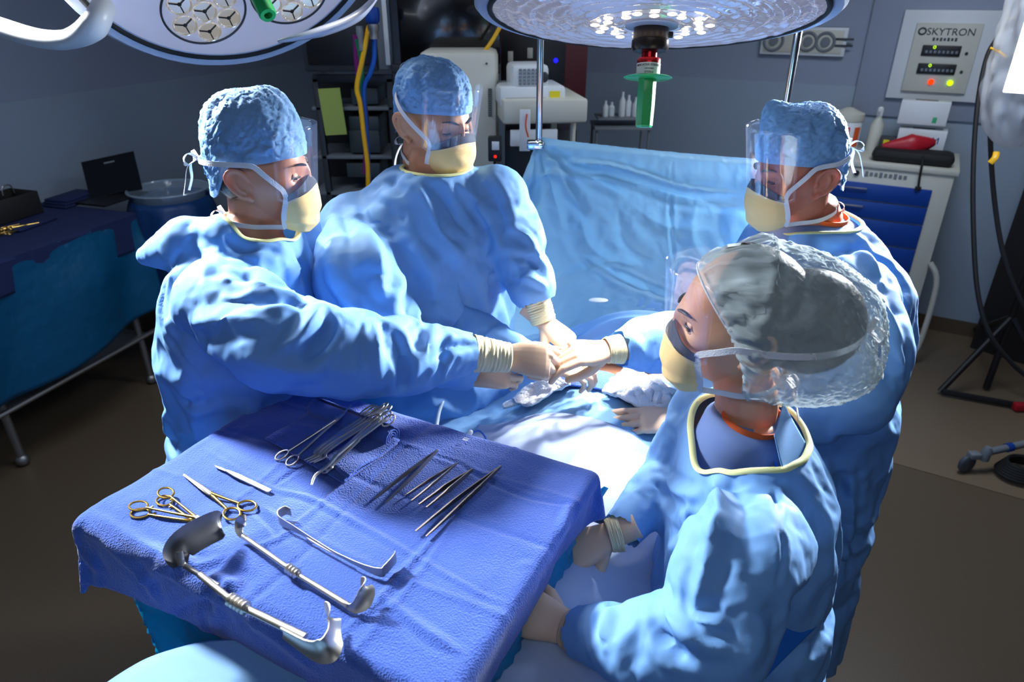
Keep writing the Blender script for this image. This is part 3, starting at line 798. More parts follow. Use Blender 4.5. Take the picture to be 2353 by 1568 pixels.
# walls
WP = Vector((2.81, 4.0, 0)); WD = Vector((-0.866, 0.5, 0)); WN = Vector((-0.5, -0.866, 0))
LP = Vector((-2.63, 3.68, 0)); LD = Vector((0.313, 0.95, 0)); LN = Vector((0.95, -0.313, 0))
def wallbox(name, p, d, n, s0, s1, z0, z1, th, m, off=0.0):
    q = MB(); c = [p + d*s0 + n*off, p + d*s1 + n*off]; rot = Matrix((d, n, Vector((0, 0, 1)))).transposed()
    q.box((c[0]+c[1])/2 + Vector((0, 0, (z0+z1)/2)) - n*(th/2), (abs(s1-s0), th, z1-z0), rot); return q.build(name, m, smooth=False)
struct(wallbox('wall_back', WP, WD, WN, -1.6, 5.6, 0, 3.0, 0.1, M['wall']))
struct(wallbox('trim_2', WP, WD, WN, -1.6, 5.2, 0.10, 1.46, 0.012, M['wall_band'], 0.012))
struct(wallbox('baseboard_back', WP, WD, WN, -1.6, 5.2, 0, 0.10, 0.016, M['floor'], 0.016))
struct(wallbox('wall_left', LP, LD, LN, -5.5, 3.0, 0, 3.0, 0.1, M['wall']))
struct(wallbox('trim_3', LP, LD, LN, -5.5, 2.9, 0.10, 1.46, 0.012, M['wall_band'], 0.012))
struct(wallbox('baseboard_left', LP, LD, LN, -5.5, 2.9, 0, 0.10, 0.016, M['floor'], 0.016))
mb = MB(); mb.box((0, 3, 3.05), (9, 12, 0.1)); struct(mb.build('ceiling', M['wall_band'], smooth=False))
mb = MB(); mb.box((4.3, 1, 1.5), (0.1, 8, 3)); struct(mb.build('wall_right', M['wall'], smooth=False))
mb = MB(); mb.box((0, -2.6, 1.5), (9, 0.1, 3)); struct(mb.build('wall_front', M['wall'], smooth=False))
# tall door leaf standing open at the far right, its slanted edge beyond the wall
def W(u, v, off=0.0):
    """Point of the back wall (or a plane off in front of it) shown at (u, v)."""
    o = WP + WN*off; d = P(u, v, t=1) - CAM; t = (o - CAM).dot(WN)/d.dot(WN); return CAM + d*t
def LW(u, v, off=0.0):
    o = LP + LN*off; d = P(u, v, t=1) - CAM; t = (o - CAM).dot(LN)/d.dot(LN); return CAM + d*t
def panel_on_wall(mb, p0, p1, th, m_off=0.0, bev=0.004):
    """Box between two opposite corners lying on the back wall."""
    s = [(p - WP).dot(WD) for p in (p0, p1)]; c = WP + WD*(s[0]+s[1])/2 + WN*(m_off + th/2) + Vector((0, 0, (p0.z+p1.z)/2))
    rot = Matrix((WD, WN, Vector((0, 0, 1)))).transposed(); mb.box(c, (abs(s[1]-s[0]), th, abs(p0.z-p1.z)), rot, bev); return c
WROT = Matrix((-WD, Vector((0, 0, 1)), WN)).transposed().to_4x4()   # text frame on the back wall
def at(c): m = WROT.copy(); m.translation = c; return m

# framed diagram plate on the wall
r = root('wall_plate', 'pale framed panel with round gauges on the wall behind the right surgeon', 'wall panel', W(1850, 90))
p0, p1 = W(1757, 60, 0), W(1940, 130, 0)
mb = MB(); panel_on_wall(mb, p0, p1, 0.025, 0.012); mb.build('frame', M['white'], r)
mb = MB(); c = panel_on_wall(mb, p0 + WD*-0.02 - Vector((0, 0, 0.015)), p1 + WD*0.02 + Vector((0, 0, 0.015)), 0.004, 0.038); mb.build('plate', M['beige'], r)
for k, (du, rr) in enumerate(((-0.17, .055), (0.03, .05), (0.13, .05))):
    g = MB(); cc = c - WD*du + Vector((0, 0, -0.0)) + WN*0.003
    g.tube([cc + Vector((0, 0, math.sin(t)*rr)) + WD*math.cos(t)*rr for t in [2*PI*j/24 for j in range(24)]], 0.009, 8, closed=True); g.lathe([(0.001, 0), (0.028, 0), (0.026, 0.012), (0.001, 0.014)], cc, WN, 20)
    g.build('gauge', M['grey'], r)
mb = MB()
for dz in (0.018, -0.018): mb.box(c - WD*0.235 + Vector((0, 0, dz)) + WN*0.004, (0.1, 0.004, 0.012), Matrix((WD, WN, Vector((0, 0, 1)))).transposed())
mb.build('lettering', M['darkgrey'], r)

# lamp control panel, recessed box
r = root('control_panel', 'white wall control panel with two dark displays, red and green lamps', 'control panel', W(2150, 130))
cp = W(2164, 128); hw, hh = 0.235, 0.235
def cpp(x, z, off): return cp - WD*x + Vector((0, 0, z)) + WN*off
mb = MB(); panel_on_wall(mb, cpp(-hw-.17, hh+.2, 0), cpp(hw+.10, -hh-.11, 0), 0.03, 0.0); mb.build('backplate', M['wall'], r)
mb = MB(); panel_on_wall(mb, cpp(-hw, hh, 0), cpp(hw, -hh, 0), 0.03, 0.03); mb.build('bezel', M['white'], r)
mb = MB(); panel_on_wall(mb, cpp(-.16, .17, 0), cpp(.16, -.19, 0), 0.02, 0.06); fp = mb.build('faceplate', M['beige'], r)
mb = MB()
text_mesh(mb, 'SKYTRON', at(cpp(0.015, .125, .082)), 0.052)
for j in range(7): mb.box(cpp(-.06 + j*.018, .088, .081), (.011, .002, .014 if j % 2 else .018), Matrix((WD, WN, Vector((0, 0, 1)))).transposed())
mb.tube([cpp(-.125, .128, .083) + Vector((0, 0, math.sin(t)*.016)) - WD*math.cos(t)*.018 for t in [2*PI*j/20 for j in range(20)]], 0.004, 6, closed=True)
mb.build('lettering', M['darkgrey'], fp)
for k, z in enumerate((.03, -.065)):
    mb = MB(); panel_on_wall(mb, cpp(-.105, z+.028, 0), cpp(.085, z-.028, 0), 0.01, 0.08); dsp = mb.build('display', M['black'], r)
    mb = MB()
    for j in range(8): mb.box(cpp(-.08 + j*.021, z-.006, .091), (.012, .003, .014), Matrix((WD, WN, Vector((0, 0, 1)))).transposed())
    mb.build('segments', M['grey'], dsp)
    mb = MB(); mb.tube([cpp(-.045, z+.018, .092) + Vector((0, 0, math.sin(t)*.007)) - WD*math.cos(t)*.006 for t in [2*PI*j/12 for j in range(12)]], 0.0018, 6, closed=True); mb.build('indicator', emit('ind%d' % k, srgb(200, 255, 40), 1.5), dsp)
    mb = MB(); mb.lathe([(.008, 0), (.008, .006), (.001, .007)], cpp(.115, z-.01, .08), WN, 12); mb.build('button', M['black'], r)
for nm, x, col in (('red_lamp', -.02, srgb(255, 60, 10)), ('green_lamp', .075, srgb(200, 255, 20))):
    mb = MB(); mb.lathe([(.015, 0), (.015, .01), (.001, .014)], cpp(x, -.135, .08), WN, 16); mb.build(nm, emit(nm, col, 1.6), r)

# ------------------------------------------------------------------ blue drawer cart
r = root('drawer_cart', 'cream medical cart with dark blue drawers against the back wall', 'cart', W(2050, 830, .3))
CD = WD; CN = WN; crot = Matrix((CD, CN, Vector((0, 0, 1)))).transposed()
cf = P(2199, 392, y=3.62)                               # front top right corner
ctop = cf.z; cw, cdp = 0.95, 0.5
def CC(x, z, off=0.0): return Vector((cf.x, cf.y, 0)) + CD*x + Vector((0, 0, z)) + CN*off
def cbox(name, m, x0, x1, z0, z1, y0, y1, parent=None, bev=.004, mb=None):
    q = mb or MB(); q.box(CC((x0+x1)/2, (z0+z1)/2, (y0+y1)/2), (abs(x1-x0), abs(y1-y0), abs(z1-z0)), crot, bev)
    return q if mb is not None else q.build(name, m, parent or r)
zb = 0.16
cbox('cabinet', M['beige'], 0, cw, zb, ctop-.02, -cdp, 0)
cbox('worktop', M['beige'], -.015, cw+.015, ctop-.03, ctop, -cdp-.01, .012)
hts = [0.10, 0.10, 0.14, 0.14, 0.2, .26]; z = ctop - 0.115
for k, h in enumerate(hts):
    if z - h < zb: h = z - zb - .01
    dd = cbox('drawer', M['blue'], .085, cw-.04, z-h+.006, z, .0, .016)
    hb = MB(); zc = z - .028
    hb.tube([CC(.40, zc, .016), CC(.40, zc, .03), CC(.53, zc, .03), CC(.53, zc, .016)], .005, 8)
    hb.build('handle', M['chrome'], dd); z -= h
mb = MB(); mb.lathe([(.014, 0), (.014, .01), (.001, .012)], CC(.47, ctop-.065, 0), CN, 16); mb.build('lock', M['black'], r)
mb = MB(); [mb.box(CC(.42 - j*.024, ctop-.065, .002), (.016, .002, .020 if j % 3 else .028), crot) for j in range(9)]; mb.build('lettering', M['grey'], r)
mb = MB(); mb.tube(catmull([CC(-.0, .62, .02), CC(-.06, .5, .03), CC(-.06, .12, .05), CC(.0, .06, .05), CC(.1, .06, .04)], 5), .016, 10); mb.build('bumper_rail', M['beige'], r)
for x in (.08, cw-.08):
    for yy in (-.08, -cdp+.08):
        mb = MB(); mb.lathe([(.001, -.02), (.05, -.018), (.055, -.01), (.055, .01), (.05, .018), (.001, .02)], CC(x, .055, yy), CD, 20); mb.box(CC(x, .12, yy), (.05, .04, .06), crot, .004); mb.build('caster', M['rubber'], r)
def thing_box(name, label, cat, m, x, y, w, d, h, zoff=0, parts=(), group=None, rot=0):
    t = root(name, label, cat, CC(x, ctop+zoff, y), group)
    q = MB(); rr = crot @ Matrix.Rotation(rot, 3, 'Z'); q.box(CC(x, ctop+zoff+h/2, y), (w, d, h), rr, .004); q.build('body', m, t); return t
for k, (lb, xo) in enumerate((('white glove box with dark letter M on the cart, bottom one', 0.0), ('white glove box stacked on top of the lettered box', .02))):
    t = thing_box('glove_box', lb, 'box', M['white'], .20 + xo, -.30, .24, .12, .125, .03 + k*.15)
    q = MB(); q.box(CC(.20 + xo, ctop+.03+k*.15+.1255, -.30), (.11, .03, .002), crot); q.build('opening', M['darkgrey'], t)
    if k == 0: q = MB(); text_mesh(q, 'M', Matrix.Translation(CC(.13, ctop+.10, -.239)) @ WROT, .05); q.build('lettering', M['blue'], t)
    else: q = MB(); q.box(CC(.14+xo, ctop+.21, -.2395), (.02, .002, .03), crot); q.build('green_mark', M['green'], t)
t = root('box_tray', 'dark low tray under the stacked glove boxes on the cart', 'tray', CC(.2, ctop, -.3)); q = MB(); q.box(CC(.2, ctop+.015, -.3), (.3, .2, .03), crot, .004); q.build('tray', M['darkgrey'], t)
t = root('wipes_tub', 'white cleaning wipes tub with magenta and orange labels on the cart', 'tub', CC(.60, ctop, -.30))
q = MB(); q.lathe([(.08, 0), (.084, .02), (.084, .17), (.08, .175)], CC(.60, ctop, -.30), (0, 0, 1), 28); q.build('body', M['white'], t)
q = MB(); q.lathe([(.088, .17), (.09, .175), (.088, .21), (.05, .225), (.02, .24), (.001, .242)], CC(.60, ctop, -.30), (0, 0, 1), 28); q.build('lid', M['beige'], t)
for nm, m_, x0 in (('magenta_label', M['pink'], -.03), ('orange_label', M['orangelabel'], -.095)):
    q = MB(); q.grid(lambda u, v, x0=x0: CC(.60, ctop, -.30) + CD*(math.sin((u*.5+x0/.08))*.0855) + CN*(math.cos((u*.5+x0/.08))*.0855) + Vector((0, 0, .03+.11*v)), 8, 4); q.build(nm, m_, t)
t = root('spray_bottle', 'tall clear spray bottle with white cap beside the wipes tub', 'bottle', CC(.44, ctop, -.34))
q = MB(); q.lathe([(.035, 0), (.037, .01), (.037, .15), (.016, .19), (.014, .2)], CC(.44, ctop, -.34), (0, 0, 1), 20); q.build('body', M['beige'], t)
q = MB(); q.lathe([(.017, .2), (.017, .24), (.01, .25), (.001, .25)], CC(.44, ctop, -.34), (0, 0, 1), 16); q.box(CC(.44, ctop+.235, -.31), (.015, .05, .015), crot, .003); q.build('cap', M['white'], t)
t = root('yellow_carton', 'small yellow and black carton between the bottle and glove boxes', 'box', CC(.36, ctop, -.28)); q = MB(); q.box(CC(.36, ctop+.05, -.28), (.09, .06, .1), crot, .003); q.build('carton', M['darkgrey'], t); q = MB(); q.box(CC(.37, ctop+.05, -.249), (.03, .003, .07), crot); q.build('yellow_label', M['yellow'], t)
t = root('power_strip', 'black equipment case lying on the front of the cart top', 'case', CC(.24, ctop, -.1))
q = MB(); q.box(CC(.22, ctop+.035, -.10), (.40, .15, .07), crot, .03); q.build('body', M['rubber'], t)
t = root('red_pouch', 'curved red strap lying over the black case on the cart', 'strap', CC(.22, ctop+.07, -.1))
q = MB(); pts = catmull([CC(.13, ctop+.105, -.17), CC(.24, ctop+.085, -.13), CC(.38, ctop+.07, -.10)], 6); q.tube(pts, [.012, .045, .010], 14, True, 1.4, Vector((0, 0, 1))); q.build('strap', M['redplastic'], t)
t = root('black_cable', 'black cable hanging down the front edge of the cream cart', 'cable', CC(.12, ctop-.1, .02))
q = MB(); q.tube(catmull([CC(.17, ctop+.05, -.03), CC(.165, ctop+.01, .02), CC(.16, ctop-.06, .022), CC(.155, ctop-.10, .022)], 5), .006, 8); q.box(CC(.155, ctop-.11, .022), (.03, .015, .02), crot, .004); q.build('cable', M['rubber'], t)

# ------------------------------------------------------------------ small bottle caddy far behind the screen
r = root('supply_shelf', 'grey wire cart with a tray of small bottles beyond the blue screen', 'shelf', P(1425, 400, y=4.3))
mb = MB(); c = P(1425, 288, y=4.3); mb.box(c, (.34, .28, .02), None, .004); mb.box(c + Vector((0, 0, .05)), (.30, .22, .012), None, .004)
for sx in (-.155, .155):
    for sy in (-.12, .12): mb.tube([c + Vector((sx, sy, .0)), Vector((c.x+sx, c.y+sy, .0))], .008, 8)
mb.box(Vector((c.x, c.y, .4)), (.34, .28, .02), None, .004); mb.build('frame', M['grey'], r)
for k, (dx, h) in enumerate(((-.10, .09), (-.06, .08), (.0, .14), (.04, .12), (.08, .11))):
    t = tag(MB().lathe([(.018, 0), (.019, .004), (.019, h*.65), (.008, h*.8), (.008, h), (.001, h)], c + Vector((dx, -.03 + .02*(k % 2), .056)), (0, 0, 1), 14).build('bottle', M['white']),
            ['white bottle on the grey shelf, first from the left', 'short white bottle on the grey shelf, second from the left', 'tallest white bottle on the grey shelf, in the middle', 'white bottle right of the tallest one on the grey shelf', 'white bottle at the right end of the grey shelf'][k], 'bottle', 'small bottles on the grey shelf')
# ------------------------------------------------------------------ surgical lamps
def lamp_frame(c, nrm, xhint=(1, 0, 0)):
    z = Vector(nrm).normalized(); x = Vector(xhint); x = (x - z*x.dot(z)).normalized(); y = z.cross(x)
    m = Matrix((x, y, z)).transposed().to_4x4(); m.translation = Vector(c); return m
# left lamp: flat face with clusters of small mirror cells
L1 = lamp_frame(P(520, -168, t=1.62), (.44, -.64, -.63))
LR = 0.395
r = root('surgical_lamp', 'large round surgical lamp head at upper left with clusters of mirror reflectors', 'surgical lamp', L1.translation)
ax = L1.to_3x3() @ Vector((0, 0, 1)); xd = L1.to_3x3() @ Vector((1, 0, 0))
mb = MB(); mb.lathe([(.001, -.13), (.15, -.125), (.28, -.10), (.36, -.05), (LR+.012, -.012), (LR+.018, .004), (LR+.008, .014), (LR-.012, .010)], L1.translation, ax, 72, xd); mb.build('housing', M['lamp_shell'], r)
mb = MB(); mb.tube([L1 @ Vector((math.cos(t)*(LR-.016), math.sin(t)*(LR-.016), .010)) for t in [2*PI*j/72 for j in range(72)]], .007, 10, closed=True); mb.build('gasket', M['rubber'], r)
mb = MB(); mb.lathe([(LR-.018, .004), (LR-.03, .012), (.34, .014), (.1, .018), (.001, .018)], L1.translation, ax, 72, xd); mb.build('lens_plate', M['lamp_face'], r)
cellmats = [M['mirror'], M['black']]
proto = None
k = 0
warm = emit('warm_bulb', srgb(255, 235, 200), 1.2)
ref0 = None
for c in range(6):
    ang = 2*PI*c/6 + R(-68); cc = Vector((math.cos(ang)*.225, math.sin(ang)*.225, .016))
    mb = MB(); mb.tube([L1 @ (cc + Vector((math.cos(t)*.104, math.sin(t)*.104, .0015))) for t in [2*PI*j/48 for j in range(48)]], .003, 6, closed=True); ringo = mb.build('cluster_ring', M['darkgrey'], r)
    for j in range(7):
        q = Vector((0, 0, 0)) if j == 0 else Vector((math.cos(2*PI*j/6+.3)*.064, math.sin(2*PI*j/6+.3)*.064, 0))
        if ref0 is None:
            mb = MB(); mb.mi = 0
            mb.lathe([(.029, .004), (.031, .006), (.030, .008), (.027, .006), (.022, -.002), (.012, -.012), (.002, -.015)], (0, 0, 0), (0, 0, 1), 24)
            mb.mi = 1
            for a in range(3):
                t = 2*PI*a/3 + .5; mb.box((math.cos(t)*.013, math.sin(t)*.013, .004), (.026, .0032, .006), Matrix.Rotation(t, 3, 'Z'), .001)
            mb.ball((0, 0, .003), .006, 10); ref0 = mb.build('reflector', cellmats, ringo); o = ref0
        else:
            o = ref0.copy(); scene.collection.objects.link(o); o.parent = ringo; o.matrix_parent_inverse = Matrix.Identity(4)
        o.matrix_parent_inverse = WM[r.name] if False else Matrix.Identity(4)
        o.matrix_basis = L1 @ Matrix.Translation(cc + q)
def pose(o, mw):  # place an object by its world matrix
    o.matrix_parent_inverse = Matrix.Identity(4); o.matrix_basis = mw
# green sterile handle of the left lamp
h0 = L1 @ Vector((0, 0, .02)); mb = MB(); mb.lathe([(.05, 0), (.052, .012), (.045, .02), (.03, .03), (.028, .09), (.024, .095)], h0, ax, 32); mb.build('handle_mount', M['black'], r)
hp = MB(); hp.lathe([(.026, .085), (.055, .088), (.055, .092), (.028, .096), (.022, .13), (.0195, .270), (.017, .275), (.009, .275), (.008, .26), (.001, .26)], h0, ax, 24); hp.build('handle', M['green'], r)
# curved white yoke arm on the left
mb = MB(); mb.tube(catmull([P(-120, 20, t=1.75), P(0, 62, t=1.72), P(90, 88, t=1.68), P(160, 90, t=1.64), P(215, 60, t=1.6), P(240, 10, t=1.62)], 8), [.030, .029, .028, .028, .036, .03], 16, True, .8); mb.build('yoke_arm', M['white'], r)
mb = MB(); mb.tube(catmull([P(640, 95, t=1.66), P(740, 72, t=1.66), P(820, 38, t=1.67), P(870, -15, t=1.7)], 8), [.012, .035, .035, .012], 16, True, .35); mb.build('grip_rail', M['lamp_shell'], r)

# right lamp: one large rippled lens, handle hanging straight down
L2 = lamp_frame(P(1500, 22, t=1.50), (-.035, -.235, -.97))
LR2 = 0.388
r = root('surgical_lamp', 'large round surgical lamp head at top centre right with a rippled lens', 'surgical lamp', L2.translation)
ax = L2.to_3x3() @ Vector((0, 0, 1)); xd = L2.to_3x3() @ Vector((1, 0, 0))
mb = MB(); mb.lathe([(.001, -.13), (.15, -.125), (.28, -.10), (.36, -.05), (LR2, -.012), (LR2+.004, .004), (LR2-.004, .012), (LR2-.02, .008)], L2.translation, ax, 80, xd); mb.build('housing', M['lamp_shell'], r)
mb = MB(); mb.tube([L2 @ Vector((math.cos(t)*(LR2-.030), math.sin(t)*(LR2-.030), .012)) for t in [2*PI*j/80 for j in range(80)]], .006, 10, closed=True); mb.build('gasket', M['rubber'], r)
lensm = mat('rippled_lens', srgb(205, 206, 226), 0.10, 0.6, bump=[('noise', 26, 0.35, 0.012), ('noise', 70, 0.2, 0.004)], emit=(.85, .84, .95, 1), emit_s=0.16)  # weak emission added to lighten the lens around the lit cells
def lensfn(u, v):
    t = 2*PI*u; rr = .355*v + .03*(1-v)
    h = .014 + .018*(1-(rr/.36)**2) + .0022*math.sin(rr*190) + .003*nz((math.cos(t)*rr*30, math.sin(t)*rr*30, 0), 1.0, 2)
    return L2 @ Vector((math.cos(t)*rr, math.sin(t)*rr, h))
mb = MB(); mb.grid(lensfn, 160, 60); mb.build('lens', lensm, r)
bulb0 = None
cellm = emit('lit_cells', srgb(255, 236, 205), 3.0)
for j in range(22):
    t = 2*PI*j/22; rr = .105 + .02*(j % 2); p = L2 @ Vector((math.cos(t)*rr, math.sin(t)*rr, .036)); 
    if bulb0 is None: q = MB(); q.ball((0, 0, 0), .009, 10, (1.2, 1.2, .35)); bulb0 = q.build('light_cell', cellm, r); o = bulb0
    else: o = bulb0.copy(); scene.collection.objects.link(o); o.parent = r
    o.matrix_parent_inverse = WM[r.name].inverted(); o.matrix_basis = Matrix.Translation(p) @ L2.to_3x3().to_4x4()
h0 = L2 @ Vector((0, 0, .03))
mb = MB(); mb.lathe([(.055, 0), (.060, .003), (.058, .006), (.03, .01)], h0, ax, 40); mb.build('handle_plate', M['lamp_shell'], r)
mb = MB(); mb.lathe([(.037, .006), (.039, .009), (.039, .032), (.041, .034), (.041, .050), (.036, .056), (.018, .058)], h0, ax, 36); hm = mb.build('handle_mount', mat('bronze_black', srgb(60, 52, 46), .3, .7), r)
mb = MB(); mb.lathe([(.007, 0), (.007, .012), (.001, .013)], h0 + ax*.020 + xd*.036, xd, 12); mb.build('knob', M['black'], hm)
mb = MB(); mb.lathe([(.017, .056), (.017, .070), (.025, .071), (.026, .073), (.026, .082)], h0, ax, 28); mb.build('red_collar', M['red'], r)
mb = MB(); mb.lathe([(.0262, .082), (.0262, .109), (.023, .110)], h0, ax, 32, xd); lb = mb.build('paper_band', M['white'], r)
mb = MB()
for j, (s, sz) in enumerate((('INDICATOR STERILIZED', .0062), ('DISPOSABLE', .0038), ('STERILE', .006))):
    cu = MB(); text_mesh(cu, s, Matrix.Identity(4), sz, .0002)
    for f in [cu]:
        vs = []
        for v in f.v:
            a = PI/2 - v.x/.0266 + .1; vs.append(L2 @ Vector((math.cos(a)*(.0265+v.z), math.sin(a)*(.0265+v.z), .03 + .0875 + j*.0075 - v.y)))
        mb.add(vs, f.f)
mb.build('lettering', M['black'], lb)
mb = MB(); mb.lathe([(.02, .109), (.050, .109), (.054, .111), (.051, .113), (.021, .115)], h0, ax, 40); dsk = mb.build('guard_disc', M['green'], r)
mb = MB(); mb.lathe([(.020, .112), (.0205, .17), (.0195, .214), (.017, .218), (.001, .218)], h0, ax, 6, xd); mb.build('handle', M['green'], r, True, 20)
# their light: small lamps just under the faces
tgt = Vector((.27, 1.36, 1.0))
for j in range(4):
    t = 2*PI*j/4 + .6; spot('lamp_beam', L2 @ Vector((math.cos(t)*.16, math.sin(t)*.16, .06)), tgt + Vector((.05*math.cos(t), .05*math.sin(t), 0)), 42, 36, 0.4, .03)
for j in range(3):
    t = 2*PI*j/3 + .2; spot('lamp_beam', L1 @ Vector((math.cos(t)*.2, math.sin(t)*.2, .05)), Vector((-.22, .95, 1.15)), 16, 62, 0.8, .03)
# ------------------------------------------------------------------ equipment behind the surgeons
def pbox(mb, u0, v0, u1, v1, y, dep, bev=.006):
    """Upright box whose front face fills the given rectangle of the photo at world depth y."""
    a, b = P(u0, v0, y=y), P(u1, v1, y=y); c = (a+b)/2; mb.box((c.x, y+dep/2, c.z), (abs(a.x-b.x), dep, abs(a.z-b.z)), None, bev); return c
# left back table with drapes
TA, TB = P(-140, 650, z=.95), P(298, 497, z=.95); td = (TB-TA).normalized(); tn = Vector((-td.y, td.x, 0))
tl = (TB-TA).length; trot = Matrix((td, tn, Vector((0, 0, 1)))).transposed()
def TT(s, w, z): return Vector((TA.x, TA.y, 0)) + td*s + tn*w + Vector((0, 0, z))
r = root('instrument_table', 'long steel back table under navy and teal drapes along the left wall', 'table', TT(tl/2, .35, 0))
mb = MB(); mb.box(TT(tl/2, .35, .925), (tl, .7, .03), trot, .005); mb.build('tabletop', M['satin'], r)
for s in (.08, tl-.08):
    for w in (.06, .64):
        mb = MB(); mb.tube([TT(s, w, .91), TT(s, w, .02)], .018, 10); mb.ball(TT(s, w, .03), .03, 10); mb.build('leg', M['satin'], r)
mb = MB(); mb.box(TT(tl/2, .35, .30), (tl-.1, .62, .02), trot, .004); mb.tube([TT(.0, .03, .30), TT(tl, .03, .30)], .014, 8); mb.build('shelf', M['satin'], r)
def tdrape(s0, s1, top, bot, m, name, amp, seed):
    q = MB()
    def fn(u, v):
        s = s0+(s1-s0)*u; w0 = .68
        L = w0 + (top - bot)*(1 + .10*math.sin(s*3.1+seed)); d = v*L
        if d < w0: return TT(s, w0-d, top + .002*nz((s*6, d*6, 0), 1, seed))
        h = d-w0; f = smooth01(h, 0, .25)
        return TT(s, -.01 - f*amp*(.5+.5*math.sin(s*14+1.5*math.sin(s*5+seed)+h*3)) - .006, top - h + .0)
    q.grid(fn, 120, 60); o = q.build(name, m, None); solidify(o, .003, 1); return o
o = tdrape(-.05, tl+.02, .951, .42, M['teal'], 'teal_drape', .05, 1); tag(o, 'shiny teal plastic drape hanging down the front of the left table', 'drape')
o = tdrape(-.05, tl+.03, .958, .80, M['navy'], 'navy_drape', .02, 5); tag(o, 'dark navy cloth covering the top of the left back table', 'drape')
# things on it
r = root('instrument_case', 'open dark metal instrument tray at the left edge of the photo', 'tray', P(20, 490, z=1.0))
c = P(15, 500, z=.965); mb = MB()
for dx, dy, sx, sy in ((0, -.09, .26, .006), (0, .09, .26, .006), (-.13, 0, .006, .18), (.13, 0, .006, .18)): mb.box(Vector((c.x, c.y, 1.02)) + trot @ Vector((dx*1, dy, 0)), (sx, sy, .11), trot, .002)
mb.box((c.x, c.y, .967), (.26, .18, .006), trot, .001); mb.build('case', mat('case_metal', srgb(60, 58, 56), .5, .5), r)
mb = MB()
for sx in (-.05, .05): mb.tube(catmull([Vector((c.x, c.y, 1.07)) + trot @ Vector((sx-.03, 0, 0)), Vector((c.x, c.y, 1.11)) + trot @ Vector((sx-.02, 0, 0)), Vector((c.x, c.y, 1.11)) + trot @ Vector((sx+.02, 0, 0)), Vector((c.x, c.y, 1.07)) + trot @ Vector((sx+.03, 0, 0))], 4), .003, 6)
mb.build('wire_handle', M['satin'], r)
rs = random.Random(3); c = P(28, 530, z=.965)
for k in range(14):
    a = rs.uniform(-.4, .4); q = c + trot @ Vector((rs.uniform(-.14, .10), rs.uniform(-.05, .05), .004 + .004*(k % 3)))
    d = trot @ Vector((math.cos(a), math.sin(a), 0)); n2 = Vector((-d.y, d.x, 0)); mb = MB()
    for sg in (-1, 1):
        mb.tube([q - d*.06*1 + n2*sg*.008, q, q + d*.05 - n2*sg*.002], .0022, 6)
        mb.tube([q - d*.072 + n2*sg*.012 + (d*math.cos(t) + n2*math.sin(t))*.010 for t in [2*PI*j/12 for j in range(12)]], .0018, 6, closed=True)
    tag(mb.build('hemostat', M['gold']), 'small gilt clamp in the jumbled pile on the left back table', 'clamp', 'pile of clamps on the left table')
r = root('folded_towel', 'folded dark blue towel beside the upright black screen on the table', 'towel', P(170, 455, z=.96)); c = P(168, 462, z=.97)
mb = MB(); 
for k in range(3): mb.box((c.x, c.y, .97+.014*k), (.24-.01*k, .16-.01*k, .014), trot @ Matrix.Rotation(.04*k, 3, 'Z'), .006)
mb.build('towel', M['navy'], r)
c = P(75, 517, z=.965); tag(MB().box((c.x, c.y, .97), (.22, .08, .012), trot @ Matrix.Rotation(.1, 3, 'Z'), .005).build('blue_cloth', M['navy']), 'thin folded blue cloth next to the pile of clamps', 'towel')
r = root('laptop', 'black upright screen standing at the back of the left table', 'laptop', P(265, 455, z=.97))
A = [P(186, 373, t=3.72), P(307, 347, t=3.86), P(327, 432, t=3.80), P(207, 458, t=3.66)]
n = (A[1]-A[0]).cross(A[3]-A[0]).normalized(); 
if n.y < 0: n = -n
mb = MB(); mb.loft([A, [p + n*.018 for p in A]]); mb.build('screen', mat('screen_glass', srgb(20, 22, 24), .12, coat=.4), r, False)
mb = MB(); ct = sum(A, Vector())/4 - n*.001; m_ = Matrix(((A[1]-A[0]).normalized(), (A[0]-A[3]).normalized(), -n)).transposed().to_4x4(); m_.translation = A[0]*.42+A[1]*.42+A[2]*.08+A[3]*.08 - n*.001; mb.box(m_.translation, (.055, .010, .001), m_.to_3x3()); mb.build('label', M['grey'], r)
mb = MB(); mb.box((A[3]+A[2])/2 + Vector((0, -.05, -.01)), (.3, .2, .012), trot, .003); mb.build('base', M['black'], r)
# clear basin in a blue draped stand
bc = P(390, 450, z=.95)
r = root('basin_stand', 'round stand draped in blue holding a clear plastic basin', 'basin stand', (bc.x, bc.y, 0))
mb = MB(); mb.lathe([(.17, .0), (.19, .10), (.20, .13), (.215, .135), (.215, .128)], (bc.x, bc.y, .86), (0, 0, 1), 40); o = mb.build('basin', M['clear'], r)
mb = MB(); mb.tube([Vector((bc.x+math.cos(t)*.21, bc.y+math.sin(t)*.21, .992)) for t in [2*PI*j/48 for j in range(48)]], .006, 8, closed=True); mb.build('basin_rim', M['clear'], r)
q = MB(); q.grid(lambda u, v: Vector((bc.x, bc.y, .95 - .55*v)) + Vector((math.cos(2*PI*u), math.sin(2*PI*u), 0))*(.205 + .10*v**.7*(1+.25*math.sin(2*PI*u*9+1))), 120, 16); o = q.build('drape', mat('basin_drape', srgb(14, 58, 112), .5, bump=[('noise', 12, .5, .015)]), r); solidify(o, .003)

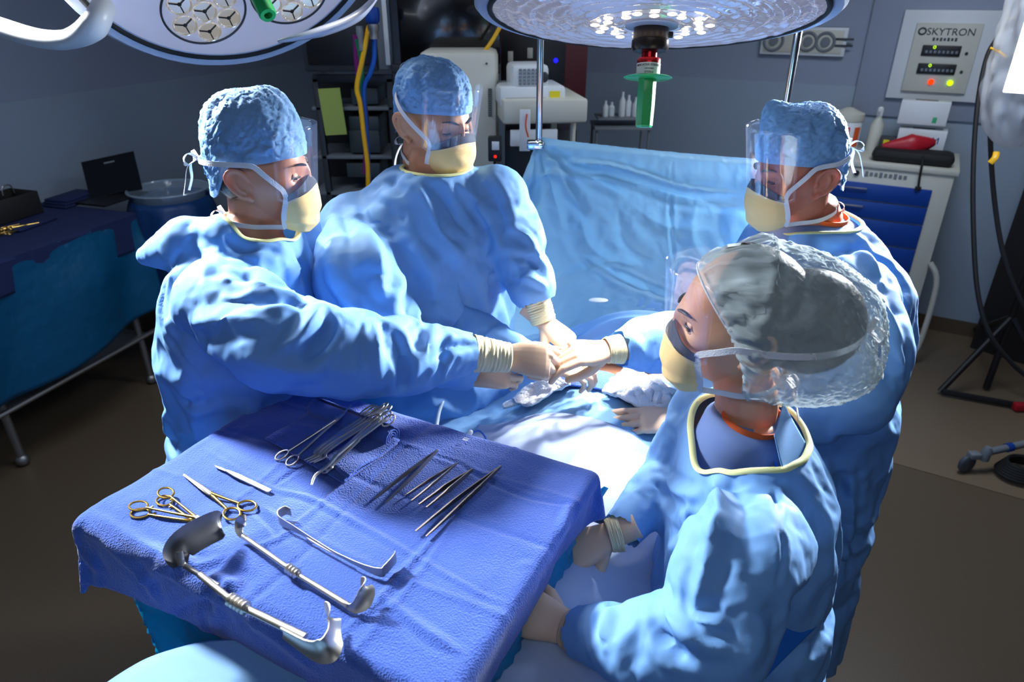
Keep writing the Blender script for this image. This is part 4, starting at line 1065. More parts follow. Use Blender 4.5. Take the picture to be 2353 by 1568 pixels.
# tower with shelves and a monitor
yy = 3.7
r = root('equipment_tower', 'dark equipment tower with shelves behind the two left surgeons', 'equipment rack', P(810, 480, y=yy))
mb = MB()
for u0, u1 in ((716, 730), (886, 902)): 
    a = P(u0, 180, y=yy); b = P(u1, 180, y=yy); mb.box(((a.x+b.x)/2, yy+.02, a.z-.8), (b.x-a.x, .04, 1.6), None, .004)
a = P(716, 172, y=yy); b = P(902, 190, y=yy); mb.box(((a.x+b.x)/2, yy+.02, (a.z+b.z)/2), (b.x-a.x, .04, a.z-b.z), None, .003); mb.build('frame', M['darkgrey'], r)
mb = MB(); a = P(722, 186, y=yy+.35); b = P(898, 186, y=yy+.35); mb.box(((a.x+b.x)/2, yy+.36, a.z-.8), (b.x-a.x, .02, 1.6)); mb.build('back_panel', M['black'], r)
for v in (250, 362, 445):
    c = P(810, v, y=yy); mb = MB(); mb.box((c.x, yy+.18, c.z), (.42, .36, .018), None, .003); sh = mb.build('shelf', M['grey'], r)
for v0, v1, u0, u1 in ((202, 240, 805, 870), (268, 300, 800, 872), (300, 352, 800, 875), (375, 408, 795, 875), (455, 480, 800, 880)):
    t = MB(); pbox(t, u0, v0, u1, v1, yy+.02, .25); tag(t.build('rack_unit', mat('unit_face', srgb(58, 68, 72), .4)), {202: 'grey module on the topmost shelf of the dark tower', 268: 'thin module below the top shelf of the dark tower', 300: 'deep grey module in the middle of the dark tower', 375: 'grey module under the middle shelf of the dark tower', 455: 'lowest visible grey module in the dark tower'}[v0], 'device', 'modules in the dark tower')
t = MB(); a = P(733, 203, y=yy-.03); b = P(795, 310, y=yy-.03); t.box(((a.x+b.x)/2, yy-.03, (a.z+b.z)/2), (b.x-a.x, .006, a.z-b.z), Matrix.Rotation(R(-3), 3, 'Y')); tag(t.build('clipboard', M['notegreen']), 'yellow green sheet hanging on the front of the dark tower', 'sheet')
r = root('monitor', 'grey framed black monitor hanging above the dark tower', 'monitor', P(750, 120, y=3.6))
t = MB(); pbox(t, 672, -60, 868, 165, 3.6, .05, .01); t.build('bezel', M['darkgrey'], r); t = MB(); pbox(t, 684, -50, 858, 148, 3.592, .006, .001); t.build('screen', M['black'], r)
r = root('boom_column', 'white vertical boom post hanging between the two dark monitors', 'post', P(890, 80, y=3.5))
t = MB(); a = P(872, 160, y=3.5); b = P(905, 160, y=3.5); t.box(((a.x+b.x)/2, 3.52, (a.z+3.0)/2), (b.x-a.x, .06, 3.0-a.z), None, .006); t.build('post', M['grey'], r); t = MB(); a = P(893, 150, y=3.48); t.box((a.x, 3.48, (a.z+3)/2), (.022, .02, 3-a.z), None, .004); t.build('rail', M['white'], r)
r = root('monitor', 'large black monitor above the middle surgeon beside the white post', 'monitor', P(1010, 60, y=3.45))
t = MB(); pbox(t, 905, -80, 1150, 150, 3.45, .06, .01); t.build('screen', mat('dark_glass', srgb(8, 8, 12), .15, coat=.3), r)
t = MB(); pbox(t, 898, 148, 1150, 170, 3.44, .05, .006); t.build('lower_bezel', M['darkgrey'], r)
for k, (u, v0, m_, lb) in enumerate(((0, 0, 'yellowhose', 'yellow gas hose hanging beside the monitor'), (0, 0, 'bluehose', 'blue gas hose curving down from the blue coupling'), (0, 0, 'greenhose', 'green gas hose hanging between the yellow and purple ones'), (0, 0, 'purplehose', 'purple gas hose, leftmost of the hanging hoses'))):
    path = {'yellowhose': [(848, 60), (832, 140), (820, 200), (828, 240), (836, 310), (845, 385), (846, 460)], 'bluehose': [(858, 60), (860, 130), (850, 170), (836, 205), (842, 300), (850, 440)],
            'greenhose': [(820, 90), (830, 140), (832, 190), (831, 235)], 'purplehose': [(816, 80), (819, 140), (826, 190), (840, 250), (842, 300), (838, 400)]}[m_]
    t = MB(); t.tube(catmull([P(a, b, y=3.3 + .03*k) for a, b in path], 6), .011, 8); tag(t.build('gas_hose', M[m_]), lb, 'hose', 'coloured gas hoses in front of the left monitor')
r = root('hose_coupling', 'blue and steel hose coupling above the coloured hoses', 'coupling', P(850, 40, y=3.3))
t = MB(); c = P(855, 32, y=3.3); t.lathe([(.001, .03), (.03, .025), (.034, 0), (.03, -.03), (.02, -.04), (.018, -.09)], c, (0, 0, 1), 20); t.build('blue_cap', M['blue'], r)
t = MB(); t.lathe([(.026, -.04), (.026, -.06), (.020, -.07), (.020, -.10), (.001, -.10)], c, (0, 0, 1), 16); t.build('fitting', M['satin'], r)
t = MB(); t.lathe([(.016, 0), (.018, -.03), (.012, -.05), (.012, -.10)], P(826, 60, y=3.3), (0, 0, 1), 12); t.build('grey_fitting', M['grey'], r)

# anaesthesia machine
r = root('anaesthesia_machine', 'beige anaesthesia machine with tall back panel and side shelf', 'anaesthesia machine', P(1180, 420, y=3.2))
t = MB(); pbox(t, 960, 118, 1145, 470, 3.2, .30, .03); t.build('back_panel', M['beige'], r)
t = MB()
for k in range(16): a = P(1126, 205 + k*4.1, y=3.199); t.box((a.x, 3.199, a.z), (.017, .004, .004))
t.build('vent_slots', M['darkgrey'], r)
t = MB(); a = P(1118, 146, y=3.198); t.lathe([(.005, 0), (.001, .004)], a, (0, -1, 0), 10); t.build('screw', M['darkgrey'], r)
sa, sb = P(1145, 262, y=3.05), P(1318, 250, y=3.35)
t = MB(); t.box(((sa.x+sb.x)/2, 3.25, sa.z+.01), (sb.x-sa.x+.02, .42, .10), Matrix.Rotation(R(8), 3, 'Z'), .012); t.build('worktop', M['beige'], r)
t = MB(); t.box(((sa.x+sb.x)/2-.02, 3.06, sa.z-.10), (sb.x-sa.x-.14, .02, .07), Matrix.Rotation(R(8), 3, 'Z'), .004); t.build('drawer', M['white'], r)
for u, v in ((1272, 300), (1316, 290)):
    t = MB(); a = P(u, v, y=3.2); t.tube([Vector((a.x, 3.2, a.z+.08)), Vector((a.x, 3.2, .05))], .014, 8); t.build('leg', M['beige'], r)
t = MB(); pbox(t, 1160, 300, 1320, 450, 3.32, .2); t.build('lower_body', mat('machine_dark', srgb(36, 36, 40), .5), r)
t = MB(); a = P(1206, 300, y=2.98); t.box((a.x, 2.98, a.z), (.045, .012, .17), None, .002); t.build('card', M['white'], r); t = MB(); t.tube(catmull([P(1211, 262, y=2.97), P(1208, 290, y=2.96), P(1214, 315, y=2.96)], 4), .004, 6); t.build('orange_cord', M['orangelabel'], r)
wr = Matrix.Rotation(R(8), 3, 'Z')
r = root('patient_monitor', 'white box monitor with grey keypad on top of the flat console', 'device', P(1205, 190, y=3.1))
t = MB(); c = P(1212, 178, y=3.1); t.box((c.x, 3.2, c.z), (.16, .2, .10), wr, .02); t.build('body', M['white'], r)
t = MB(); q_ = wr @ Vector((0, -.105, 0))
for i in range(5):
    for j in range(5): t.box(Vector((c.x, 3.2, c.z)) + wr @ Vector((-.045+i*.018, -.102, .03-j*.014)), (.012, .004, .009), wr)
t.build('keypad', M['grey'], r); t = MB(); t.ball(Vector((c.x, 3.2, c.z)) + wr @ Vector((.06, -.10, 0)), .018, 14, (1, .4, 1.2)); t.build('knob', M['darkgrey'], r)
r = root('console_unit', 'flat white console with square yellow label on the machine shelf', 'device', P(1215, 225, y=3.1))
t = MB(); c = P(1215, 222, y=3.1); t.box((c.x, 3.22, c.z), (.29, .26, .085), wr, .018); t.build('body', M['white'], r)
t = MB(); t.box(Vector((c.x, 3.22, c.z)) + wr @ Vector((.095, -.131, .002)), (.045, .003, .04), wr); t.build('yellow_label', M['yellow'], r)
t = MB(); t.box(Vector((c.x, 3.22, c.z)) + wr @ Vector((-.035, -.131, -.018)), (.17, .004, .03), wr, .002); t.build('control_strip', M['grey'], r)
for dx, m_ in ((-.07, 'orangelabel'), (-.055, 'yellowhose'), (-.02, 'darkgrey')): t = MB(); t.ball(Vector((c.x, 3.22, c.z)) + wr @ Vector((dx, -.134, -.018)), .008, 10, (1, .5, 1)); t.build('connector', M[m_], r)
r = root('pump_module', 'small black wall module with white square label and red light', 'device', P(1140, 350, y=2.95))
t = MB(); pbox(t, 1121, 316, 1153, 372, 2.95, .05, .006); t.build('body', M['black'], r); t = MB(); pbox(t, 1130, 326, 1147, 345, 2.945, .006, .001); t.build('label', M['white'], r)
t = MB(); a = P(1138, 360, y=2.944); t.ball(a, .006, 10); t.build('red_light', emit('red_led', srgb(255, 30, 10), 2.5), r); t = MB(); t.tube([P(1137, 372, y=2.97), P(1134, 400, y=2.97), P(1140, 460, y=2.97)], .006, 8); t.build('cord', M['rubber'], r)
# maroon cabinet and dark panel under the lamp
r = root('maroon_cabinet', 'dark maroon framed cabinet with black glass behind the chrome pole', 'cabinet', P(1280, 240, y=4.0))
t = MB(); pbox(t, 1150, 60, 1345, 238, 4.0, .3, .01); t.build('frame', M['maroon'], r); t = MB(); pbox(t, 1155, 60, 1296, 222, 3.99, .02, .002); t.build('glass', M['black'], r)
t = MB(); a = P(1277, 139, y=3.985); t.ball(a, .012, 12); t.build('blue_light', emit('blue_led', srgb(20, 20, 255), 4.0), r)
for u, v in ((1173, 130), (1218, 122)): t = MB(); pbox(t, u-6, v-12, u+6, v+12, 3.985, .004, .001); t.build('label', M['beige'], r)
t = MB(); t.tube(catmull([P(1150, 60, y=3.3), P(1130, 95, y=3.3), P(1108, 125, y=3.3)], 4), .009, 8); tag(t.build('yellow_cable', M['yellowhose']), 'yellow cable running down beside the dark monitor under the lamp', 'cable')

# chrome poles of the drape screen
polex = []
for k, (u, v, y_, lb) in enumerate(((1238, 330, 2.32, 'chrome pole with a clamp at the left end of the blue screen'), (1809, 220, 2.16, 'chrome pole rising behind the cap of the right surgeon'))):
    a = P(u, v, y=y_); r = root('drip_pole', lb, 'pole', (a.x, a.y, 0))
    t = MB(); t.tube([Vector((a.x, a.y, .0)), Vector((a.x, a.y, 1.0)), Vector((a.x, a.y, 2.25))], .011, 14); t.build('pole', M['chrome'], r)
    t = MB(); t.lathe([(.2, 0), (.19, .03), (.03, .05), (.02, .08)], (a.x, a.y, .0), (0, 0, 1), 24); t.build('base', M['satin'], r)
    zc = a.z if k == 0 else 1.47
    t = MB(); t.box((a.x-.012, a.y-.015, zc), (.055, .04, .03), None, .006); t.tube([Vector((a.x-.04, a.y-.03, zc+.005)), Vector((a.x+.0, a.y-.035, zc+.005))], .006, 8); t.build('clamp', M['chrome'], r)
    polex.append((a.x, a.y, zc))
t = MB(); pa, pb = Vector(polex[0]) + Vector((0, .012, -.012)), Vector(polex[1]) + Vector((0, .012, -.012)); t.tube([pa, pb], .007, 10); tag(t.build('screen_bar', M['chrome']), 'thin chrome bar between the two poles carrying the blue screen', 'bar')

# bagged studio light on its stand at the right edge
r = root('studio_light', 'bright studio light in a clear plastic bag at the right edge', 'studio light', (2.62, 3.25, 0))
c = P(2395, 120, t=2.75)
t = MB()
def bag(u, v):
    th = 2*PI*u; z = -1+2*v; rr = (1-abs(z)**3)**.5 if abs(z) < 1 else 0
    q = .17*rr*(1+.13*nz((math.cos(th)*3, math.sin(th)*3, z*4), 1.3, 7)+.05*math.sin(th*9+z*6)); return c + Vector((math.cos(th)*q, math.sin(th)*q, z*.40 + .02))
t.grid(bag, 90, 60); o = t.build('plastic_bag', mat('bag_film', srgb(205, 208, 212), .35, bump=[('crease', 14, .8, .01)], alpha=.55), r)
t = MB(); t.box(c + Vector((.03, -.0, .03)), (.18, .14, .46), Matrix.Rotation(R(35), 3, 'Z'), .03); t.build('lamp_head', M['darkgrey'], r)
t = MB(); f = Matrix.Rotation(R(-38), 3, 'Z'); t.box(c + f @ Vector((-.0, -.10, .05)), (.17, .01, .40), f, .01); t.build('lamp_glass', emit('studio_glass', (1, 1, 1, 1), 7.0), r)
t = MB(); t.tube([Vector((2.62, 3.25, .02)), Vector((2.62, 3.25, 1.3)), c + Vector((.1, 0, -.35))], .018, 10); t.build('pole', M['black'], r)
hub = Vector((2.62, 3.25, .45))
for q in (P(2160, 900, z=.02), P(2235, 760, z=.02), P(2440, 950, z=.02)):
    t = MB(); t.tube([hub, Vector((q.x, q.y, .02))], .016, 8); t.build('leg', M['black'], r)
t = MB(); t.tube([P(2165, 900, z=.03), P(2360, 935, z=.03)], .016, 8); t.build('brace', M['black'], r)
t = MB(); t.box(P(2352, 935, z=.03), (.10, .04, .04), None, .006); t.build('red_collar', M['redplastic'], r)
for k, (path, lb) in enumerate((([(2325, 45), (2290, 90), (2265, 140), (2245, 250), (2236, 400), (2238, 560), (2248, 680), (2275, 770), (2330, 840), (2380, 880)], 'thick black cable looping down from the bagged light, left one'), ([(2300, 90), (2278, 160), (2275, 300), (2285, 460), (2310, 600), (2360, 720), (2420, 800)], 'thick black cable beside the bag, right one of the pair'))):
    t = MB(); t.tube(catmull([P(a, b, t=2.9 + .1*k) for a, b in path], 6), .010, 8); o = t.build('power_cable', M['rubber']); tag(o, lb, 'cable', 'cables of the bagged light')
for (a, b, c2, d2, lb) in ((2318, 45, 2330, 40, 'short yellow clip at the top of the black cables'), (2275, 110, 2310, 130, 'yellow tape tag on the cables below the top clip'), (2290, 350, 2275, 375, 'yellow strap hanging under the plastic bag')):
    t = MB(); t.tube(catmull([P(a, b, t=2.86), P((a+c2)/2+4, (b+d2)/2, t=2.85), P(c2, d2, t=2.86)], 4), .012, 8, True, .4); tag(t.build('yellow_strap', M['yellowhose']), lb, 'strap')
# dark curtain-like case standing at the far right
a = P(2225, 800, z=0); t = MB()
q0, q1 = P(2228, 800, z=0), P(2420, 860, z=0)
t.loft([[q0, q1, q1 + Vector((.10, -.02, 0)), q0 + Vector((.10, -.02, 0))], [p + Vector((0, 0, 2.6)) for p in (q0, q1, q1 + Vector((.10, -.02, 0)), q0 + Vector((.10, -.02, 0)))]]); 
o = t.build('dark_cabinet', mat('dark_door', srgb(26, 20, 20), .5), smooth=False); tag(o, 'tall dark brown cabinet standing at the right edge behind the cables', 'cabinet')
# caster foot of a stand at lower right
r = root('rolling_stand', 'grey caster wheel on a stand leg with blue band at lower right', 'stand', P(2300, 1050, z=0))
c = P(2222, 1065, z=.05); t = MB(); t.lathe([(.001, -.016), (.035, -.015), (.045, -.008), (.045, .008), (.035, .015), (.001, .016)], c, (.35, -1, 0), 24); t.build('wheel', mat('wheel_grey', srgb(66, 74, 84), .4), r)
t = MB(); t.box(c + Vector((.02, 0, .045)), (.05, .04, .03), None, .008); t.lathe([(.02, -.02), (.022, .03), (.012, .05)], c + Vector((.07, 0, .04)), (0, 0, 1), 14); t.build('fork', M['grey'], r)
t = MB(); e = P(2400, 1010, z=.12); t.tube([c + Vector((.07, 0, .06)), e], .017, 10); t.build('leg', M['grey'], r)
t = MB(); m0 = (c + Vector((.07, 0, .06)))*.62 + e*.38; dd = (e-m0).normalized(); t.tube([m0 - dd*.015, m0 + dd*.015], .021, 12); t.build('blue_band', M['blue'], r)
t = MB(); c = P(2345, 1085, z=.03)
for k in range(6): t.tube([c + Vector((math.cos(x)*(.10-.006*k), math.sin(x)*(.08-.005*k), .010*k)) for x in [2*PI*j/28 for j in range(28)]], .008, 6, closed=True)
tag(t.build('cable_coil', M['rubber']), 'coiled black cable lying on the floor by the caster wheel', 'cable')
# ------------------------------------------------------------------ operating table, patient and drapes
OA = Vector((.24, 1.55, 0)); OH = Vector((.38, .925, 0)).normalized(); OL = Vector((.925, -.38, 0)).normalized()
def OT(s, w, z): return OA + OH*s + OL*w + Vector((0, 0, z))
orot = Matrix((OL, OH, Vector((0, 0, 1)))).transposed()
r = root('operating_table', 'operating table under light blue drapes between the four surgeons', 'operating table', OT(-.1, 0, 0))
mb = MB(); mb.box(OT(-.05, 0, .84), (.52, 2.1, .08), orot, .02); mb.build('tabletop', M['black'], r)
mb = MB(); mb.box(OT(-.05, 0, .45), (.28, .4, .72), orot, .03); mb.build('column', M['satin'], r)
mb = MB(); mb.box(OT(-.05, 0, .06), (.55, .95, .10), orot, .03); mb.build('base', M['satin'], r)
# patient: only the strip of belly shows
def hump(s, w):
    b = .118*math.exp(-(w/.21)**2)*float(smooth01(s, -.55, -.1))*(1-.35*float(smooth01(s, .1, .3)))
    b += .16*math.exp(-(w/.20)**2)*float(smooth01(s, .22, .55))
    for sx in (-1, 1): b += .055*math.exp(-((w-sx*.11)/.10)**2)*float(1-smooth01(s, -.35, -.1))
    b += .10*math.exp(-((s+1.12)/.10)**2)*math.exp(-(w/.2)**2)
    return b
ZT = .925
rp = root('person', 'person lying on the operating table, only a strip of bare belly visible', 'person', OT(0, 0, .88))
mb = MB(); rings = []
for s, a, b in ((-.35, .17, .08), (-.2, .19, .10), (0, .185, .105), (.2, .19, .11), (.4, .21, .13), (.52, .16, .10), (.58, .06, .055)):
    rings.append([OT(s, a*math.copysign(abs(math.cos(t))**.85, math.cos(t)), .905 + b*math.sin(t)*.9 + (.02 if math.sin(t) > 0 else 0)) for t in [2*PI*j/28 for j in range(28)]])
mb.loft(rings); mb.ball(OT(.74, 0, .96), .10, 20, (.8, 1, 1))
for sx in (-1, 1): mb.capsule(OT(-.3, sx*.10, .91), OT(-1.1, sx*.11, .91), .085, .045, 16)
for sx in (-1, 1): mb.capsule(OT(.42, sx*.2, .92), OT(.05, sx*.24, .90), .05, .035, 12)
o = mb.build('body', M['skin5'], None); voxel(o, .010, 6); o.parent = rp; o.matrix_parent_inverse = WM[rp.name].inverted()
co = co_get(o); nv = P(1393, 851, z=1.03); dd = np.linalg.norm(co - np.array(nv), axis=1); co[:, 2] -= .006*np.exp(-(dd/.012)**2); co_set(o, co)
# main drape as a height field with an opening, sides hanging
hole_c = P(1396, 858, z=1.03)
hc = ((hole_c-OA).dot(OH), (hole_c-OA).dot(OL))
def drape_z(s, w):
    z = ZT + hump(s, w) + .012*nz((s*5, w*5, 0), 1, 3)
    e = abs(w) - (.40 + .02*math.sin(s*4))
    return z, e
def dfn(u, v):
    s = -1.28 + 1.72*u; ww = -1.05 + 2.10*v; z, _ = drape_z(s, max(-.40, min(.40, ww))); edge = .40
    if abs(ww) <= edge: return OT(s, ww, z)
    d = abs(ww) - edge; k = min(d/.05, 1); out = .035*math.sin(k*PI/2) + .02*math.sin(s*17 + 2*math.sin(s*5))*min(d/.25, 1) + .04*d
    return OT(s, math.copysign(edge + out, ww), z - max(0, d - .03))
mb = MB(); mb.grid(dfn, 130, 140); o = mb.build('patient_drape', M['drape'], None)
co = co_get(o); loc = co - np.array(OA); S = loc@np.array(OH); Wd = loc@np.array(OL)
mask = (np.abs(S-hc[0]) < .065) & (np.abs(Wd-hc[1]) < .12) & (co[:, 2] > .9); delete_verts(o, mask)
wrinkle(o, 8, .035, .3, .5, None, .3, 5); solidify(o, .0015, 1)
tag(o, 'light blue surgical drape covering the patient and hanging over the table sides', 'drape')
# pale absorbent panel on top
def pfn(u, v):
    s = -.98 + (.80)*u; w = -.24 + .56*v - .04*u
    z, _ = drape_z(s, w); return OT(s, w, z + .007 + .003*nz((s*9, w*9, 1), 1, 2) + .003*math.exp(-((s+.45)/.006)**2) + .003*math.exp(-((w-.02)/.006)**2))
mb = MB(); mb.grid(pfn, 80, 60); o = mb.build('absorbent_panel', M['paledrape'], None); solidify(o, .002, 1)
tag(o, 'pale lavender absorbent panel lying over the light blue patient drape', 'drape')
# blue towels round the opening
def towel_strip(name, label, s0, s1, w0, w1, seed):
    def f(u, v):
        s = s0+(s1-s0)*u; w = w0+(w1-w0)*v; z, _ = drape_z(s, w); return OT(s, w, z + .012 + .004*nz((s*20, w*20, seed), 1, seed))
    q = MB(); q.grid(f, 24, 30); o = q.build(name, M['towel'], None); solidify(o, .004, 1); return tag(o, label, 'towel', 'blue towels framing the belly')
towel_strip('blue_towel', 'blue towel strip between the bare belly and the white gauze', hc[0]-.125, hc[0]-.040, hc[1]-.12, hc[1]+.11, 1)
towel_strip('blue_towel', 'blue towel strip on the chest side of the bare belly', hc[0]+.055, hc[0]+.14, hc[1]-.12, hc[1]+.11, 2)
# screen drape
PL, PR = Vector(polex[0]), Vector(polex[1])
def sfn(u, v):
    T = PL.lerp(PR + Vector((.02, 0, 0)), u**1.0) + Vector((-.004, -.014, .022 - .006*math.sin(PI*u)))
    # lower edge: wraps over the chest, spreads wide at the sides
    k = (u-.5)*2; B = OT(.32 - .10*abs(k)**2, k*.62 - .05, ZT + hump(.32, k*.5)*1.0 + .03 - .35*float(smooth01(abs(k), .72, 1.0)))
    p = T.lerp(B, v)
    hang = math.sin(v*PI)*(.16*v**0.5)
    p.z -= hang*.55; p += OH*(hang*.30)
    # folds fanning from the left clamp
    d = Vector((u*1.2, v)); ang = math.atan2(v, u*1.6+.02); rad = d.length
    p += OH*(-.014*math.sin(ang*11+.5)*math.exp(-rad*2.0)*min(1, rad*6)) + OH*(.012*math.sin(u*6 + v*2)*v)
    p += OH*(-.012*math.exp(-((v-.12-.10*u)/.025)**2))
    if v < .02: p += OH*.010
    return p
mb = MB(); mb.grid(sfn, 110, 90); o = mb.build('screen_drape', M['screen'], None)
def spf(co, base):
    w = np.full(len(co), base); n = 91; idx = np.arange(len(co)) % n; w[idx < 3] = 1; return w
wrinkle(o, 10, .018, .2, 4, spf, .3, 8); subsurf(o, 1)
add_folds(o, [([(1250,372),(1400,382),(1560,432),(1690,446)], -.012, .010), ([(1248,385),(1400,402),(1550,452),(1690,468)], .012, .012), ([(1236,350),(1212,420),(1195,500)], -.014, .016), ([(1244,350),(1262,430),(1290,520)], .014, .018), ([(1250,350),(1300,430),(1345,500)], -.014, .018),
 ([(1255,345),(1340,400),(1430,450)], .012, .014), ([(1545,375),(1540,480),(1548,600)], -.007, .006), ([(1330,480),(1350,560),(1400,600)], .010, .020), ([(1180,470),(1220,560),(1280,640)], .010, .030), ([(1340,590),(1450,650),(1560,690)], .012, .012), ([(1420,480),(1440,560),(1500,600)], -.008, .020),
 ([(1600,470),(1590,540),(1620,600)], .010, .020), ([(1660,470),(1650,520),(1680,600)], -.008, .016), ([(1300,640),(1380,600),(1460,610)], .008, .016), ([(1450,470),(1530,520),(1640,530)], .007, .018)], 1.3)
tag(o, 'light blue drape hung as a screen between the chrome poles', 'drape')
# second layer: translucent fold over the chest
def cfn(u, v):
    a = P(1290, 742, z=1.10).lerp(P(1560, 700, z=1.12), u); b = P(1330, 800, z=1.06).lerp(P(1545, 790, z=1.07), u)
    p = a.lerp(b, v); p.z += -.03 + .07*(math.sin(PI*u)*math.sin(PI*v))**.6 + .006*math.sin(v*22 + u*3); return p
mb = MB(); mb.grid(cfn, 40, 30); o = mb.build('chest_drape', M['drape'], None); solidify(o, .0015, 1); tag(o, 'rumpled light blue drape fold over the chest below the screen', 'drape')
t = MB(); c = P(1375, 690, z=1.17); t.ball(c, .022, 16, (1.3, .7, .18)); tag(t.build('drape_sticker', M['white']), 'small white oval sticker on the blue drape under the screen', 'sticker')
# gauze sponges
def gauze(name, label, c, sx, sy, rot, seed, amp=.02, thick=.008):
    R_ = Matrix.Rotation(rot, 3, 'Z'); c = Vector(c)
    def f(u, v):
        x, y = (u-.5)*sx, (v-.5)*sy; e = 1 + .12*nz((u*4, v*4, seed), 1, seed)
        z = amp*((.35+.5*nz((x*20, y*20, seed), 1, seed)) + .35*abs(nz((x*44, y*30, seed), 1)) + .2*abs(nz((x*90, y*60, seed), 1))) * (1-max(abs(u-.5), abs(v-.5))**2*2.2)
        q = c + R_ @ Vector((x*e, y*e, 0)); s = (q-OA).dot(OH); w = (q-OA).dot(OL); return Vector((q.x, q.y, drape_z(s, w)[0] + .016 + z))
    q = MB(); q.grid(f, 46, 46); o = q.build(name, M['gauze'], None); solidify(o, thick, 1); return tag(o, label, 'gauze', 'white gauze pads')
g1 = P(1243, 888, z=1.04); gauze('gauze_pad', 'small crumpled white gauze pad under the meeting hands', g1, .12, .10, .5, 3, .05)
gz3 = P(1196, 900, z=1.02); gauze('gauze_pad', 'flat corner of white gauze poking out left of the crumpled pad', gz3, .085, .03, -.1, 4, .012)
g2 = P(1498, 915, z=1.03); gauze('gauze_pad', 'large white gauze pad held down by a gloved hand beside the belly', g2, .20, .15, -.45, 6, .05, .012)
# pulse cable, tubing
t = MB(); pts = [P(1083, 996, z=1.06), P(1100, 990, z=1.06), P(1114, 1003, z=1.05), P(1120, 1022, z=1.04)]; t.tube(catmull(pts, 6), .0022, 8); o = t.build('pulse_cable', M['bluehose']); tag(o, 'thin blue cord with white plug curving over the pale panel', 'cord')
t = MB(); t.capsule(P(1076, 1002, z=1.06), P(1081, 994, z=1.065), .006, .006, 12); q = t.build('plug', M['white'], o)
t = MB(); pts = [P(1255, 1360, z=.97), P(1290, 1358, z=.975), P(1302, 1335, z=.98), P(1295, 1312, z=.98), P(1280, 1300, z=.98)]; t.tube(catmull(pts, 6), .0022, 8); tag(t.build('pulse_cable', M['bluehose']), 'thin blue cord looping on the drape right of the instrument stand', 'cord')
t = MB(); pts = [P(1003, 985, z=.99), P(1010, 945, z=.99), P(1026, 910, z=1.0), P(1060, 888, z=1.02)]; t.tube(catmull(pts, 6), .0045, 10); tag(t.build('clear_tube', mat('tubing', srgb(190, 205, 220), .15, alpha=.6)), 'clear tube curving along the left edge of the patient drape', 'tube')

# ------------------------------------------------------------------ instrument stand
TZ = 1.15
TC = Vector((-.293, .967, TZ)); E1 = Vector((math.cos(R(-27.0)), math.sin(R(-27.0)), 0)); E2 = Vector((-E1.y, E1.x, 0)); TW, TD = .74, .52
def TR(a, b, z=0): return TC + E1*a + E2*b + Vector((0, 0, z))
mrot = Matrix((E1, E2, Vector((0, 0, 1)))).transposed()
r = root('instrument_stand', 'instrument stand with a flat tray under a blue towel in the foreground', 'instrument stand', (TC.x, TC.y, 0))
mb = MB(); mb.box(TR(0, 0, -.016), (TW, TD, .02), mrot, .009); mb.build('tray', M['satin'], r)
mb = MB(); mb.tube([TR(-.28, .0, -.03), TR(-.30, -.0, -.12), TR(-.30, 0, -TZ+.06)], .014, 12); mb.build('post', M['satin'], r)
mb = MB(); mb.box(TR(-.05, 0, -TZ+.04), (.60, .05, .04), mrot, .01); mb.box(TR(-.30, 0, -TZ+.04), (.05, .45, .04), mrot, .01); mb.build('base', M['satin'], r)
# cyan cover hanging under the towel
def rrect(t, w, d, rad):
    """Point on a rounded rectangle, t in 0..1."""
    per = [w-2*rad, PI/2*rad, d-2*rad, PI/2*rad]*2; seg = [w-2*rad, PI/2*rad, d-2*rad, PI/2*rad, w-2*rad, PI/2*rad, d-2*rad, PI/2*rad]; L = sum(seg); x = t*L
    cs = [(w/2-rad, -d/2+rad), (w/2-rad, d/2-rad), (-w/2+rad, d/2-rad), (-w/2+rad, -d/2+rad)]
    for i, sg in enumerate(seg):
        if x <= sg or i == 7:
            k = i//2
            if i % 2 == 0:
                f = x/sg if sg else 0
                p = [((-w/2+rad)+f*(w-2*rad), -d/2), (w/2, (-d/2+rad)+f*(d-2*rad)), ((w/2-rad)-f*(w-2*rad), d/2), (-w/2, (d/2-rad)-f*(d-2*rad))][k]; return p
            a = -PI/2 + k*PI/2 + (x/sg)*PI/2; return (cs[k][0]+math.cos(a)*rad, cs[k][1]+math.sin(a)*rad)
        x -= sg
def cyfn(u, v):
    a, b = rrect(u % 1, TW-.02, TD-.02, .05); f = v
    n2 = .012*math.sin(u*2*PI*11 + 2*math.sin(u*2*PI*3))*f; k = 1 + n2*3 - .05*f
    return TR(a*k, b*k, -.004 - .42*f)
mb = MB(); mb.grid(cyfn, 160, 24); o = mb.build('stand_cover', M['cyan'], None); wrinkle(o, 8, .05, .3, .6, None, .3, 4); solidify(o, .0008, 1)
tag(o, 'bright cyan plastic cover hanging below the blue towel of the instrument stand', 'cover')
t = MB(); a0, a1, a2, a3 = P(1398, 1122, z=1.10), P(1402, 1136, z=1.09), P(1325, 1232, z=1.03), P(1330, 1185, z=1.06)
def cyf(u, v): return a0.lerp(TR(.33, .21, -.03), v).lerp(a2.lerp(TR(.345, .0, -.06), v), u) + Vector((0, 0, .006*math.sin(v*15)))
t.grid(cyf, 16, 10); o = t.build('cover_corner', M['cyan']); solidify(o, .001, 0); tag(o, 'corner of cyan plastic sticking out at the right of the instrument stand', 'cover')
